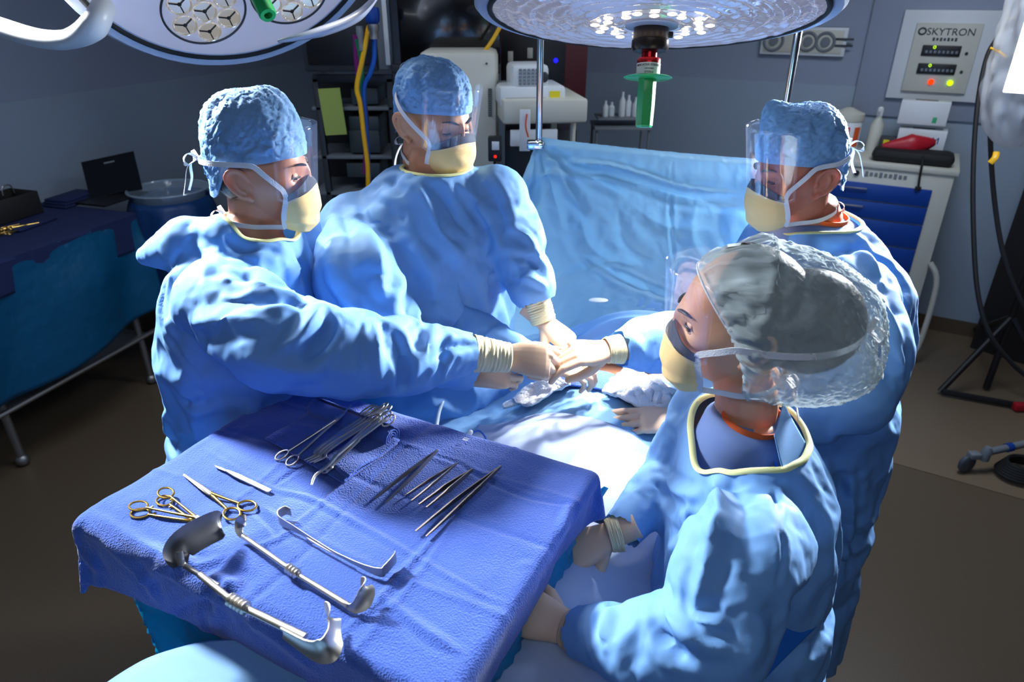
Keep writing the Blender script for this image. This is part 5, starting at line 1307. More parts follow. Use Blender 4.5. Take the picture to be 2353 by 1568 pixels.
# teal-blue drape bulging below the near left of the stand
def bulge(u, v):
    a = P(262, 1568, z=.98); b = P(300, 1455, z=1.02); c = P(560, 1640, z=1.02); d = P(480, 1400, z=1.03)
    p = a.lerp(b, v).lerp(c.lerp(d, v), u); p.z += .05*math.sin(PI*min(u*1.2, 1))*math.sin(PI*v*.8+.3) + .006*nz((u*4, v*4, 0), 1, 3); return p
rb = MB()
def bfn(u, v):
    th = 2*PI*u; h = v
    c = Vector((-.44, .66, 0)); rr = (.17 + .06*h)*(1+.06*math.sin(th*5+1)*h+.03*math.sin(th*11)*h)
    return Vector((c.x + math.cos(th)*rr*1.25*min(1, h*4)**.6, c.y + math.sin(th)*rr*.7*min(1, h*4)**.6, 1.055 - .02*math.sin(th*3)*h - .55*max(0, h-.12) - .02*h))
rb.grid(bfn, 90, 36); o = rb.build('leg_drape', M['drape']); bm = bmesh.new(); bm.from_mesh(o.data); bmesh.ops.remove_doubles(bm, verts=bm.verts[:], dist=.0005); bm.to_mesh(o.data); bm.free(); solidify(o, .0015, 1)
tag(o, 'pale blue drape mound under the near left corner of the instrument stand', 'drape')

TFOLDS = [([(470,1032),(525,1066),(619,1121),(708,1143),(763,1171),(860,1225),(956,1281),(1094,1359),(1183,1397)], .0035, .005), ([(210,1176),(332,1254),(431,1298),(509,1281)], .006, .009), ([(630,1115),(660,1095),(686,1077)], -.003, .005),
 ([(929,1027),(1039,1060),(1111,1099),(1210,1143),(1310,1160)], -.004, .005), ([(780,1121),(700,1190),(641,1237),(575,1259)], .0035, .006), ([(1039,1198),(956,1281),(857,1392),(780,1458)], .0035, .006), ([(487,1325),(525,1345),(490,1441),(481,1524)], .012, .012),
 ([(320,1335),(409,1290),(440,1310)], .008, .010), ([(400,1412),(460,1386),(490,1400)], -.008, .009), ([(862,1359),(984,1452),(1060,1500)], .004, .007), ([(240,1250),(320,1320),(360,1380)], .007, .012), ([(180,1200),(190,1260),(230,1310)], .008, .012), ([(140,1230),(150,1280),(180,1300)], -.008, .012),
 ([(560,1420),(640,1470),(720,1540)], .006, .014), ([(600,1360),(560,1440),(540,1530)], -.005, .012), ([(1310,1160),(1290,1230),(1300,1300)], .005, .008), ([(1200,1300),(1250,1330),(1270,1380)], .005, .008), ([(640,1237),(600,1180),(560,1150)], -.003, .006), ([(300,1200),(380,1180),(470,1220)], .003, .010)]
# the towel is dropped over the tray
col = MB(); col.box(TR(0, 0, -.012), (TW+.012, TD+.012, .022), mrot, .010); cobj = col.build('collider', None, None)
cm = cobj.modifiers.new('c', 'COLLISION'); cobj.collision.thickness_outer = .003; cobj.collision.cloth_friction = 40
base = MB(); base.box(TR(0, 0, -.30), (TW-.05, TD-.05, .50), mrot, .03); bobj = base.build('collider', None, None); bobj.modifiers.new('c', 'COLLISION'); bobj.collision.thickness_outer = .003; bobj.collision.cloth_friction = 30
NX, NY = 118, 88; tw, tdp = .95, .725
tm = MB()
trr = R(1.0)
def tfn(u, v):
    a, b = (u-.5)*tw - .006, (v-.5)*tdp - .012; a, b = a*math.cos(trr) - b*math.sin(trr), a*math.sin(trr) + b*math.cos(trr)
    over = max(0, abs(a)-TW/2) + max(0, abs(b)-TD/2)
    return TR(a, b, .006 + .001*nz((a*9, b*9, 0), 1) - over*.25)
tm.grid(tfn, NX, NY); towel = tm.build('instrument_towel', M['towel'], None)
def tpf(co, base):
    l = co - np.array(TC); a = l@np.array(E1); b = l@np.array(E2)
    return np.where((np.abs(a) < TW/2-.045) & (np.abs(b) < TD/2-.045), 1.0, 0.0)
m_ = towel; g = towel.vertex_groups.new(name='pin'); wv = tpf(co_get(towel), 0)
g.add([int(i) for i in np.nonzero(wv > .5)[0]], 1.0, 'REPLACE')
m = towel.modifiers.new('cloth', 'CLOTH'); c = m.settings; c.quality = 8; c.mass = .35; c.tension_stiffness = 18; c.compression_stiffness = 12; c.shear_stiffness = 5; c.bending_stiffness = .25; c.air_damping = 1.5
c.vertex_group_mass = 'pin'; m.collision_settings.use_collision = True; m.collision_settings.distance_min = .003; m.collision_settings.use_self_collision = False; m.point_cache.frame_end = 60
for f in range(1, 46): scene.frame_set(f); bpy.context.evaluated_depsgraph_get().update()
apply_mods(towel); scene.frame_set(1); bpy.data.objects.remove(cobj); bpy.data.objects.remove(bobj)
subsurf(towel, 1)
# ironed creases and soft waves stay on the cloth
co = co_get(towel); l = co - np.array(TC); a = l@np.array(E1); b = l@np.array(E2); no = no_get(towel)
h = np.zeros(len(co))
for c0, amp in ((-.17, 1), (.02, -1), (.21, 1)): h += amp*.0022*np.exp(-((a - c0 + .012*np.sin(b*9))/.006)**2)
for c0, amp in ((-.11, 1), (.045, -1), (.17, 1)): h += amp*.0022*np.exp(-((b - c0 + .010*np.sin(a*8))/.006)**2)
nn = np.array([noise.noise(Vector((x*7, y*7, 2))) + .5*noise.noise(Vector((x*17, y*17, 5))) for x, y in zip(a, b)])
front = smooth01(-b, -.05, .18)*smooth01(-a, -.1, .25)
h += nn*(.0026 + .004*front); h += .006*front*np.maximum(0, np.array([.25-abs(noise.noise(Vector((x*6+3, y*9, 1)))) for x, y in zip(a, b)]))
co[:, 2] += h*1.0; co_set(towel, co)
add_folds(towel, TFOLDS, 1.0); solidify(towel, .0028, -1)
towel.data.polygons.foreach_set('use_smooth', [True]*len(towel.data.polygons))
tag(towel, 'royal blue cloth towel with fold creases spread over the instrument stand', 'towel')
t = MB(); mm = Matrix((E1, E2, Vector((0, 0, 1)))).transposed().to_4x4(); mm.translation = P(1070, 1010, z=TZ+.010)
t.box(mm @ Vector((0, .004, 0)), (.012, .0016, .0006), mm.to_3x3())
for j in range(4): t.box(mm @ Vector((-.0045 + j*.003, -.002, 0)), (.0016, .005, .0006), mm.to_3x3())
t.build('print', M['white'], towel)

# ------------------------------------------------------------------ instruments
IZ = TZ + .0085
def IP(u, v, dz=0): return P(u, v, z=IZ+dz)
UP = Vector((0, 0, 1))
def iroot(name, label, cat, p, group=None): return root(name, label, cat, (p.x, p.y, IZ), group)
def arm(mb, pts, r, n=8, sq=.6, k=5): mb.tube(catmull(pts, k), r, n, True, sq, UP)
def loop_ring(mb, c, d, a, b, r=.0019, up=UP):
    d = Vector(d).normalized(); e = Vector(up).cross(d).normalized()
    mb.tube([c + d*math.cos(t)*a + e*math.sin(t)*b for t in [2*PI*j/28 for j in range(28)]], r, 8, closed=True)
# scalpel
r = iroot('scalpel', 'flat grey scalpel lying at the upper left of the blue towel', 'scalpel', IP(560, 1100))
A, B = IP(621, 1131, .002), IP(520, 1083, .002); d = (B-A).normalized(); e = UP.cross(d)
mb = MB(); L = (B-A).length; out = [(0, -.003), (.004, -.0046), (L*.75, -.0046), (L*.92, -.003), (L, -.002), (L, .002), (L*.92, .003), (L*.75, .0046), (.004, .0046), (0, .003)]
mm = Matrix((d, e, UP)).transposed().to_4x4(); mm.translation = A; mb.prism(out, .0026, mm); mb.build('handle', M['satin'], r, False)
mb = MB(); T2 = IP(492, 1070, .003); L2_ = (T2-B).length; mm.translation = B; mb.prism([(-.004, -.0018), (L2_*.45, -.0022), (L2_, 0), (L2_*.8, .0026), (L2_*.45, .003), (-.004, .0018)], .001, mm); mb.build('blade', M['steel'], r, False)
# straight scissors with gilt rings
def scissors(name, label, tip, piv, rg1, rg2, handle_mat, blade_mat, ra=.0125, rb=.0095, r0=.0021, curve=0, group=None):
    c = (tip+rg1+rg2)/3; r = iroot(name, label, 'scissors', c, group)
    for k, (rg, sg) in enumerate(((rg1, 1), (rg2, -1))):
        d = (piv-rg).normalized(); e = UP.cross((piv-tip).normalized())
        b_ = MB(); tt = tip + e*(.0006*sg); sh = UP*(.0012*sg)
        b_.tube(catmull([piv - (piv-tip).normalized()*-.006 + sh, piv + sh, piv.lerp(tip, .35) + sh + e*.0008*sg, tt + sh*.5 + UP*curve], 5), [.0034, .0046, .0036, .0007], 8, True, .40, UP); bl = b_.build('blade', blade_mat, r)
        h = MB(); start = piv + sh; endp = rg + d*ra*.95
        mid = piv.lerp(endp, .5) + e*(.0022*sg)*0; h.tube(catmull([start, mid, endp], 6), [.0036, .0028, .0026], 10, True, .7, UP)
        loop_ring(h, rg, d, ra, rb, r0); h.build('handle', handle_mat, r)
    s_ = MB(); s_.lathe([(.0026, 0), (.0026, .0012), (.001, .0018)], piv + UP*.0024, UP, 12); s_.build('screw', M['steel'], r); return r
scissors('scissors', 'pointed steel scissors with gilt rings lying next to the scalpel', IP(422, 1091, .003), IP(483, 1134, .004), IP(568, 1163, .003), IP(533, 1181, .003), M['gold'], M['steel'], .0170, .0125)
scissors('scissors', 'long slender curved scissors with two finger rings lying on the folded towel', IP(808, 935, .050), IP(775, 963, .042), IP(648, 1046, .006), IP(672, 1058, .006), M['steel'], M['steel'], .0135, .0105, .0017, .004)
# needle holders in a crossed pair
def clamp(name, label, tip, piv, rg1, rg2, hm, bm_, ra=.0135, rb=.0105, lift=0, group=None, cat='clamp', curve=None, r0=.0019, th=.0022):
    r = iroot(name, label, cat, (tip+rg1+rg2)/3, group)
    e = UP.cross((piv-tip).normalized())
    for rg, sg in ((rg1, 1), (rg2, -1)):
        d = (piv-rg).normalized(); lf = UP*lift
        j = MB(); pts = [piv + UP*.001*sg] + ([piv.lerp(tip, .5) + curve*.25] if curve is not None else [piv.lerp(tip, .5)]) + [tip]
        j.tube(catmull([p + lf + e*.0006*sg for p in pts], 6), [.0034, .0026, .0012], 8, True, .8, UP); j.build('jaw', bm_, r)
        h = MB(); endp = rg + d*ra*.95; h.tube(catmull([piv + lf + UP*.001*sg, piv.lerp(endp, .6) + lf, endp + lf], 6), [th*1.5, th, th], 10, True, .85, UP)
        loop_ring(h, rg + lf, d, ra, rb, r0); 
        h.build('handle', hm, r)
        rt_ = MB(); q = endp + d*.008 + lf; rt_.tube([q, q - e*.006*sg], .0016, 6); rt_.build('ratchet', hm, r)
    j = MB(); j.box(piv + UP*(lift+.001), (.013, .007, .005), Matrix(((piv-tip).normalized(), e, UP)).transposed(), .0012); j.build('box_joint', bm_, r); return r
clamp('needle_holder', 'needle holder with gilt rings, tip hidden under the big retractor blade, lower one', IP(478, 1216, .004), IP(448, 1200, .004), IP(322, 1180, .003), IP(378, 1151, .003), M['gold'], M['satin'], .0165, .0115)
clamp('needle_holder', 'needle holder with gilt rings crossing on top of its twin near the retractor', IP(482, 1208, .010), IP(455, 1192, .010), IP(318, 1163, .010), IP(381, 1133, .012), M['gold'], M['satin'], .0165, .0115)
# folded and rolled towel with a bundle of clamps
def RT(a, b, z): return None
r = root('rolled_towel', 'blue towel rolled into a spiral with clamps resting on it', 'towel', IP(820, 1010))
a, b = IP(722, 938, .016), IP(902, 1010, .016); dr = (b-a).normalized(); er = UP.cross(dr)
def roll(u, v):
    th = 2*PI*3.2*u; rr = .005 + .0165*u; c = a.lerp(b, v); return c + (er*math.cos(th) + UP*math.sin(th))*rr*(1+.03*nz((v*6, u*9, 0), 1)) + UP*.003
mb = MB(); mb.grid(roll, 150, 40); o = mb.build('roll', M['towel'], r); solidify(o, .0028, 0)
def flap(u, v):
    p0, p1, p2, p3 = IP(610, 1015, .0), IP(715, 960, .0), IP(790, 1118, .0), IP(915, 1030, .0)
    p = p0.lerp(p1, v).lerp(p2.lerp(p3, v), u); p.z += .006 + .0015*nz((u*7, v*7, 0), 1, 3) + .004*math.exp(-((v-1)/.2)**2); return p
mb = MB(); mb.grid(flap, 50, 30); o = mb.build('flap', M['towel'], r); solidify(o, .004, 1)
def flap2(u, v):
    p0, p1, p2, p3 = IP(745, 1070, 0), IP(850, 1000, 0), IP(800, 1112, 0), IP(920, 1028, 0)
    p = p0.lerp(p1, v).lerp(p2.lerp(p3, v), u); p.z += .012 + .003*math.sin(v*8)*u; return p
mb = MB(); mb.grid(flap2, 30, 20); o = mb.build('fold', M['towel'], r); solidify(o, .004, 1)
bn = [((700, 1058), (856, 945), 'leftmost in the bundle', .0, 1), ((706, 1061), (864, 947), 'second from the left in the bundle', .004, 1), ((712, 1064), (872, 949), 'third from the left in the bundle', .0, 1),
      ((722, 1064), (880, 946), 'fourth from the left in the bundle', .006, 1), ((712, 1112), (890, 940), 'with the sharply hooked tip reaching lowest', .004, 2), ((748, 1082), (898, 948), 'ring ended and rightmost in the bundle', .008, 3)]
for k, (tp, hd, wh, lz, kind) in enumerate(bn):
    tip = IP(*tp, .018); hv = IP(hd[0], hd[1], .070 + lz*.6); d = (hv-tip).normalized(); e = UP.cross(d).normalized(); Lh = (hv-tip).length
    piv = tip + d*Lh*(.33 if kind != 3 else .5) + UP*.004
    rr = iroot('hemostat', 'long steel clamp on the rolled towel, ' + wh, 'clamp', tip, 'bundle of long clamps on the rolled towel')
    for sg in (-1, 1):
        j = MB()
        if kind == 1: pts = [piv, piv - d*.025 + UP*-.002, tip + d*.018 - e*.001, tip - e*.010*0 + (IP(tp[0], tp[1], .018) - tip)]; pts[2] = tip + d*.02 - e*.006; 
        elif kind == 2: pts = [piv, tip + d*.045, tip + d*.018 + e*.004, tip + e*-.006 - d*.0]
        else: pts = [piv, tip + d*.02, tip + d*.010 + e*.004*sg, tip]
        j.tube(catmull([p + e*.0011*sg for p in pts], 6), [.0042, .0036, .0018], 8, True, .8, UP)
        if kind == 3: loop_ring(j, tip + d*.004, d, .010, .006, .0014)
        if sg == 1 or kind == 3: j.build('jaw', M['steel'], rr)
        h = MB(); endp = hv + e*.004*sg - d*.024; h.tube([piv, piv.lerp(endp, .5) + e*.001*sg, endp], [.0034, .0030, .0026], 8, True, .85, UP)
        # finger rings stand on edge, stacked side by side
        loop_ring(h, hv + e*.0035*sg + UP*(.009*sg) - d*.010, d, .015, .0085, .0018, (UP*1.0 + e*.35*sg)); h.build('handle', M['steel'], rr)
    j = MB(); j.box(piv, (.012, .0055, .005), Matrix((d, e, UP)).transposed(), .001); j.build('box_joint', M['steel'], rr)
    j = MB(); q = hv - d*.030; j.tube([q - e*.005, q + e*.005], .0016, 6); j.build('ratchet', M['steel'], rr)
# forceps
def forceps(label, base, t1, t2, wide, fine=0, serr=False, k=0):
    """Two spring arms joined at the base, standing on edge."""
    r = iroot('forceps', label, 'forceps', (base+t1+t2)/3, 'tissue forceps in a row on the towel')
    m = (t1+t2)/2; d = (base-m).normalized(); L = (base-m).length
    for t_, sg in ((t1, 1), (t2, -1)):
        e = (t_-m); mb = MB(); n = 22; rings = []
        for i in range(n+1):
            s = i/n; c = base.lerp(t_, s) + (e*(.25*math.sin(s*PI))) 
            c = base.lerp(m, s) + e*(s**1.15 + .22*math.sin(s*PI)) 
            w = wide*(.62 + .38*math.sin(min(s/.55, 1)*PI/2)) if s < .55 else wide*(1 - ((s-.55)/.45)**(.55 if fine else 1.0)*(.86))
            w = max(w, .0013); th = .0011 + .0004*(s > .6); ser = .0004*math.sin(i*PI) if serr else 0
            ed = e.normalized(); z0 = c + UP*(.0045)
            rings.append([z0 + UP*w*.5 + ed*th, z0 - UP*w*.5 + ed*th, z0 - UP*w*.5 - ed*th, z0 + UP*w*.5 - ed*th])
        mb.loft(rings); arm_ = mb.build('arm', M['darksteel'], r, True, 30)
        if serr and sg < 0:
            q = MB()
            for i in range(18):
                s = .30 + .30*i/17; c = base.lerp(m, s) + e*(s**1.15 + .22*math.sin(s*PI)) + e.normalized()*.0014; q.box(c + UP*.0045, (.0012, .0012, wide*.9), Matrix((d, e.normalized(), UP)).transposed())
            q.build('grip_ridges', M['darksteel'], arm_)
    mb = MB(); mb.box(base - d*.006 + UP*.0045, (.016, .0036, wide*.68), Matrix((d, UP.cross(d), UP)).transposed(), .0012); mb.build('joint', M['darksteel'], r)
forceps('plain steel forceps, leftmost of the four laid in a row', IP(1005, 1040), IP(862, 1151), IP(886, 1161), .009)
forceps('slim fine tipped forceps, second of the four from the left', IP(1050, 1070), IP(930, 1144), IP(945, 1156), .006, 1)
forceps('broad winged fine tipped forceps, third of the four from the left', IP(1085, 1085), IP(963, 1164), IP(980, 1171), .011, 1)
forceps('longest forceps with ridged grip, rightmost of the four', IP(1150, 1078), IP(955, 1226), IP(979, 1238), .010, 0, True)
# retractors
def blade(mb, path, widths, wdir, cup=.0, th=.0012):
    """Curved sheet along a path; cup bends it across."""
    pts = catmull(path, 8); k = len(pts); ws = lerp_list(widths, k); n = 10; front = []; P_, T, N, B = frames(pts); wd = [Vector(wdir)]*k if not isinstance(wdir, list) else wdir
    A_ = []
    for i in range(k):
        b_ = (wd[i] - T[i]*wd[i].dot(T[i])).normalized(); n_ = T[i].cross(b_)
        row = []
        for j in range(n+1):
            s = -1+2*j/n; row.append(pts[i] + b_*s*ws[i]/2 + n_*cup*(s*s-0.5)*ws[i]/max(ws))
        A_.append((row, n_))
    rings = [[p for p in row] + [p + n_*th*2 for p in reversed(row)] for row, n_ in A_]
    mb.loft(rings)
r = iroot('retractor', 'largest retractor at front left with a broad dark scoop blade and ribbed grip', 'retractor', IP(590, 1370))
p0 = IP(432, 1305, .012); p1 = IP(735, 1485, .008); d = (p1-p0).normalized(); e = UP.cross(d).normalized()
q0, q1 = p0.lerp(p1, .0), p1
mb = MB(); mb.tube(catmull([IP(412, 1268, .035), IP(418, 1290, .02), p0, p0.lerp(p1, .25)], 6) , [.005, .0048, .0042, .004], 14, True, .6, UP); mb.build('neck', M['satin'], r)
g0, g1 = IP(527, 1376, .010), IP(568, 1400, .010)
mb = MB(); mb.tube([p0.lerp(p1, .1), g0], [.0052, .0048], 16, True, .8, UP); mb.tube([g1, p1.lerp(p0, .10)], [.0056, .0062, .0068, .0062], 16, True, .75, UP); mb.build('shaft', M['steel'], r)
mb = MB(); ns = 5
pf_ = [(.0055, -.002)]; Lg = (g1-g0).length
for k in range(ns): pf_ += [(.0062, Lg*(k+.1)/ns), (.0102, Lg*(k+.4)/ns), (.0102, Lg*(k+.6)/ns), (.0062, Lg*(k+.9)/ns)]
pf_ += [(.0055, Lg+.002)]; mb.lathe(pf_, g0, g1-g0, 24); mb.build('grip', M['steel'], r)
mb = MB(); bp = [IP(415, 1300, .014), IP(408, 1272, .030), IP(425, 1248, .040), IP(462, 1225, .040), IP(500, 1208, .036), IP(512, 1208, .030)]
blade(mb, bp, [.020, .042, .047, .048, .047, .036], (E1*.55 + UP*-.75), -.008, .0009); mb.build('scoop_blade', mat('dull_steel', srgb(112, 114, 120), .42, 1.0), r)
mb = MB(); bp = [IP(650, 1452, .008), IP(715, 1490, .006), IP(748, 1492, .010), IP(762, 1468, .016), IP(762, 1436, .022), IP(760, 1416, .028), IP(754, 1412, .026)]
blade(mb, bp, [.020, .036, .042, .042, .042, .040, .036], [UP.lerp(-E1, .25)]*200, .006, .0009); mb.build('hook_blade', M['steel'], r)
r = iroot('retractor', 'middle retractor with a ribbed grip and a small hooked blade at each end', 'retractor', IP(700, 1310))
p0, p1 = IP(558, 1232, .010), IP(800, 1392, .008); g0, g1 = IP(660, 1304, .009), IP(686, 1322, .009)
mb = MB(); mb.tube([p0, g0], [.0042, .0046, .004], 14, True, .8, UP); mb.tube([g1, p1], [.0038, .0044, .0048], 14, True, .8, UP); mb.build('shaft', M['steel'], r)
mb = MB(); pf_ = [(.0045, -.002)]; Lg = (g1-g0).length
for k in range(4): pf_ += [(.005, Lg*(k+.1)/4), (.0080, Lg*(k+.4)/4), (.0080, Lg*(k+.6)/4), (.005, Lg*(k+.9)/4)]
pf_ += [(.0045, Lg+.002)]; mb.lathe(pf_, g0, g1-g0, 20); mb.build('grip', M['steel'], r)
mb = MB(); blade(mb, [IP(566, 1238, .010), IP(552, 1226, .014), IP(550, 1205, .024), IP(560, 1196, .034), IP(566, 1196, .034)], [.008, .012, .018, .019, .014], E1, -.003, .0008); mb.build('hook_blade', M['satin'], r)
mb = MB(); blade(mb, [IP(790, 1386, .008), IP(812, 1396, .008), IP(832, 1384, .014), IP(840, 1362, .022), IP(838, 1346, .028), IP(830, 1344, .028)], [.008, .016, .026, .027, .026, .02], (UP*.8 - E1*.6 + E2*.0), .004, .0008); mb.build('hook_blade', M['satin'], r)
r = iroot('retractor', 'flat ribbon retractor with a slot and both ends bent up, farthest of the three', 'retractor', IP(770, 1240))
W1 = UP
sh = [IP(668, 1178, .016), IP(655, 1174, .016), IP(641, 1184, .014), IP(645, 1197, .012), IP(672, 1212, .010), IP(720, 1240, .009), IP(770, 1270, .009), IP(830, 1300, .010), IP(872, 1315, .010), IP(885, 1308, .012), IP(905, 1285, .016), IP(908, 1274, .018)]
mb = MB(); blade(mb, sh, [.016, .018, .018, .018, .014, .006, .005, .010, .018, .020, .020, .019], UP, 0, .0007); mb.build('body', M['satin'], r)
mb = MB(); mb.tube(catmull([IP(690, 1220, .008), IP(712, 1240, .006), IP(760, 1268, .006), IP(803, 1288, .007)], 6), [.0012, .0020, .0020, .0010], 8, True, 1.0, UP); mb.build('slot_edge', M['steel'], r)
# ------------------------------------------------------------------ the four gowned people
from mathutils.bvhtree import BVHTree
def tuck(body, gown, n_fine=None):
    """Pull the hidden body surface inside the gown so that no skin cuts through the cloth."""
    bm = bmesh.new(); bm.from_mesh(gown.data); bmesh.ops.recalc_face_normals(bm, faces=bm.faces[:]); t = BVHTree.FromBMesh(bm); bm.free()
    co = co_get(body); zt = body['ztuck']
    for i in range(len(co)):
        if co[i, 2] > zt: continue
        v = Vector(co[i]); loc, n, idx, dist = t.find_nearest(v, 0.25)
        if loc is None: continue
        if (v-loc).dot(n) > -0.018: co[i] = (loc - n*0.03)[:]
    co_set(body, co)
def build_person(sp):
    rt = root('person', sp['label'], 'person', (sp['torso'][1][0], sp['torso'][1][1], 0))
    b = build_body(sp, rt); g = build_gown(sp, rt); b['ztuck'] = sp['collar'][0][2] - 0.03; tuck(b, g); del b['ztuck']
    build_head_gear(sp, rt, b)
    return rt, g
V = Vector
def legs(c, yaw, sp_=.11):
    lat = V((math.cos(yaw), math.sin(yaw), 0)); return [(V((c[0], c[1], .88)) + lat*s*sp_, V((c[0], c[1], .47)) + lat*s*sp_, V((c[0], c[1], .08)) + lat*s*sp_) for s in (-1, 1)]
F1 = [([(441,545),(400,600),(377,657),(370,733),(408,805),(450,860),(490,905)], -.005, .005), ([(444,742),(520,736),(600,738)], .012, .016), ([(505,640),(600,660),(684,693)], .010, .012), ([(520,690),(600,690),(690,700)], -.008, .010),
 ([(545,600),(620,640),(700,700)], .009, .012), ([(735,700),(715,735),(680,780),(640,800)], .012, .014), ([(770,735),(745,780),(700,830)], -.010, .012), ([(850,735),(862,800),(868,890)], .011, .012), ([(905,760),(925,820),(915,900)], -.010, .012),
 ([(1000,748),(980,800),(935,870)], .010, .012), ([(1010,850),(1030,800),(1085,790)], -.008, .010), ([(560,820),(700,850),(840,850)], .008, .022), ([(360,925),(420,925),(480,922)], -.012, .012), ([(380,950),(395,1010),(400,1060)], .010, .014),
 ([(455,560),(480,585),(510,600)], .008, .010), ([(520,545),(560,575),(640,580)], -.007, .009), ([(640,560),(680,620),(715,690)], .008, .012), ([(480,600),(470,650),(480,700)], .006, .015)]
F2 = [([(934,395),(927,500),(915,620)], -.004, .005), ([(870,370),(895,410),(924,450)], -.012, .016), ([(820,430),(850,480),(885,530)], .013, .016), ([(780,470),(800,540),(800,620)], -.010, .018), ([(845,520),(870,600),(880,680)], .011, .016), ([(760,600),(790,680),(860,730)], .012, .018),
 ([(988,424),(1030,470),(1080,540)], -.012, .016), ([(960,430),(1000,520),(1060,600)], .012, .018), ([(1050,420),(1090,460),(1130,520)], .010, .014), ([(1100,400),(1140,470),(1160,560)], -.010, .014), ([(940,560),(990,640),(1000,740)], .010, .020), ([(1040,600),(1070,680),(1080,770)], -.010, .022),
 ([(1120,600),(1110,680),(1120,760)], .009, .018), ([(1170,520),(1210,545),(1235,590)], .009, .010), ([(1180,590),(1220,600),(1250,630)], -.009, .010), ([(1180,640),(1215,640),(1255,660)], .009, .009), ([(960,640),(940,700),(950,740)], -.010, .018), ([(830,700),(880,760),(930,740)], -.008, .014)]
F3 = [([(1975,620),(2030,720),(2065,850)], .010, .014), ([(1990,700),(2030,800),(2040,880)], -.009, .014), ([(2020,760),(2060,830),(2075,870)], .008, .010), ([(1900,1060),(1895,1150),(1905,1260)], .010, .014), ([(1940,1000),(1935,1120),(1920,1260)], -.010, .014), ([(1955,1080),(1950,1200),(1935,1330)], .010, .012),
 ([(1440,765),(1470,800),(1480,840)], .008, .010), ([(1500,745),(1510,800),(1500,850)], -.008, .010), ([(1960,560),(2000,600),(2030,660)], .008, .012)]
F4 = [([(1746,1070),(1785,1160),(1799,1257),(1784,1349)], -.005, .005), ([(1648,1042),(1652,1120),(1651,1190),(1625,1300),(1595,1410)], .011, .012), ([(1508,1110),(1530,1140),(1549,1175)], -.010, .010), ([(1540,1100),(1560,1130),(1600,1140)], .009, .010), ([(1503,1228),(1570,1200),(1646,1185)], -.012, .012),
 ([(1480,1260),(1540,1260),(1630,1225)], .012, .014), ([(1600,1425),(1630,1430),(1664,1440)], .010, .010), ([(1457,1359),(1510,1440),(1574,1522)], -.012, .012), ([(1405,1400),(1390,1480),(1385,1560)], .010, .012), ([(1530,1390),(1590,1460),(1680,1500)], .011, .014), ([(1700,1100),(1720,1200),(1720,1320)], -.007, .020),
 ([(1470,1180),(1440,1280),(1430,1380)], .009, .014), ([(1720,1380),(1740,1460),(1700,1540)], .008, .020)]
# --- man at left, reaching right
m1 = dict(label='person at left in blue cap and gown reaching a gloved fist to the right', head=P(603, 398, t=1.45), yaw=R(97), pitch=R(2), neck=(-.565, 1.435, 1.485), skin='skin1', lid=.62, seed=1, folds=F1, gaze=(-.30, -1, -.4),
 body_yaw=R(92), torso=[(-.66, 1.48, .14, .27, .23), (-.665, 1.47, .9, .245, .19), (-.65, 1.45, 1.05, .21, .165), (-.625, 1.44, 1.25, .235, .172), (-.605, 1.43, 1.38, .22, .150), (-.59, 1.43, 1.455, .17, .125), (-.56, 1.43, 1.50, .09, .085)],
 collar=((-.555, 1.43, 1.49), (.25, 0, 1), .083), expand=.05, vox=.011, pin=.16, bend=5.0, grav=.30, cap_top=.168, cap_lean=.014, peak=(0, -.03, .15, .04, .012), cap_bulge=.10, tie_z=.03, tie_mid=.036,
 sleeves=[[(P(510, 690, t=1.38), .092), (P(640, 780, t=1.31), .098), (P(800, 808, t=1.33), .086), (P(940, 815, t=1.40), .078), (P(1085, 812, t=1.46), .045)],
          [(V((-.52, 1.62, 1.38)), .09), (V((-.27, 1.70, 1.24)), .065), (P(1215, 830, t=1.66), .045)]],
 arms=[dict(pts=[P(520, 700, t=1.37), P(780, 808, t=1.33), P(1085, 812, t=1.46)]), dict(pts=[V((-.52, 1.62, 1.38)), V((-.27, 1.70, 1.24)), P(1215, 830, t=1.66)])],
 legs=legs((-.66, 1.47), R(92)), extra=[(P(430, 560, t=1.45), P(335, 582, t=1.50), .060, .022), (P(520, 545, t=1.42), P(430, 545, t=1.46), .05, .03)])
r1, g1_ = build_person(m1)
build_cuff(r1, P(1085, 812, t=1.462), P(1168, 822, t=1.485), .043, .034, seed=1)
build_glove(m1, r1, P(1165, 821, t=1.485), P(1275, 832, t=1.50) - P(1165, 821, t=1.485), (.05, -.72, .69), thumb=1, curls=[(.85, 1.15, .6), (1.0, 1.3, .7), (1.1, 1.35, .7), (1.2, 1.35, .7)], spread=.02, thumb_dir=[(.75, .45, -.5), (.92, .05, -.45), (.95, -.25, -.3)], scale=.98)
build_cuff(r1, P(1215, 830, t=1.66), P(1262, 838, t=1.66), .038, .032, seed=2)
build_glove(m1, r1, P(1258, 836, t=1.66), V((1, -.12, -.12)), (.1, -.3, .95), thumb=1, curls=[(.5, .6, .4), (.55, .7, .4), (.6, .7, .5), (.65, .8, .5)], spread=.05, scale=.85)
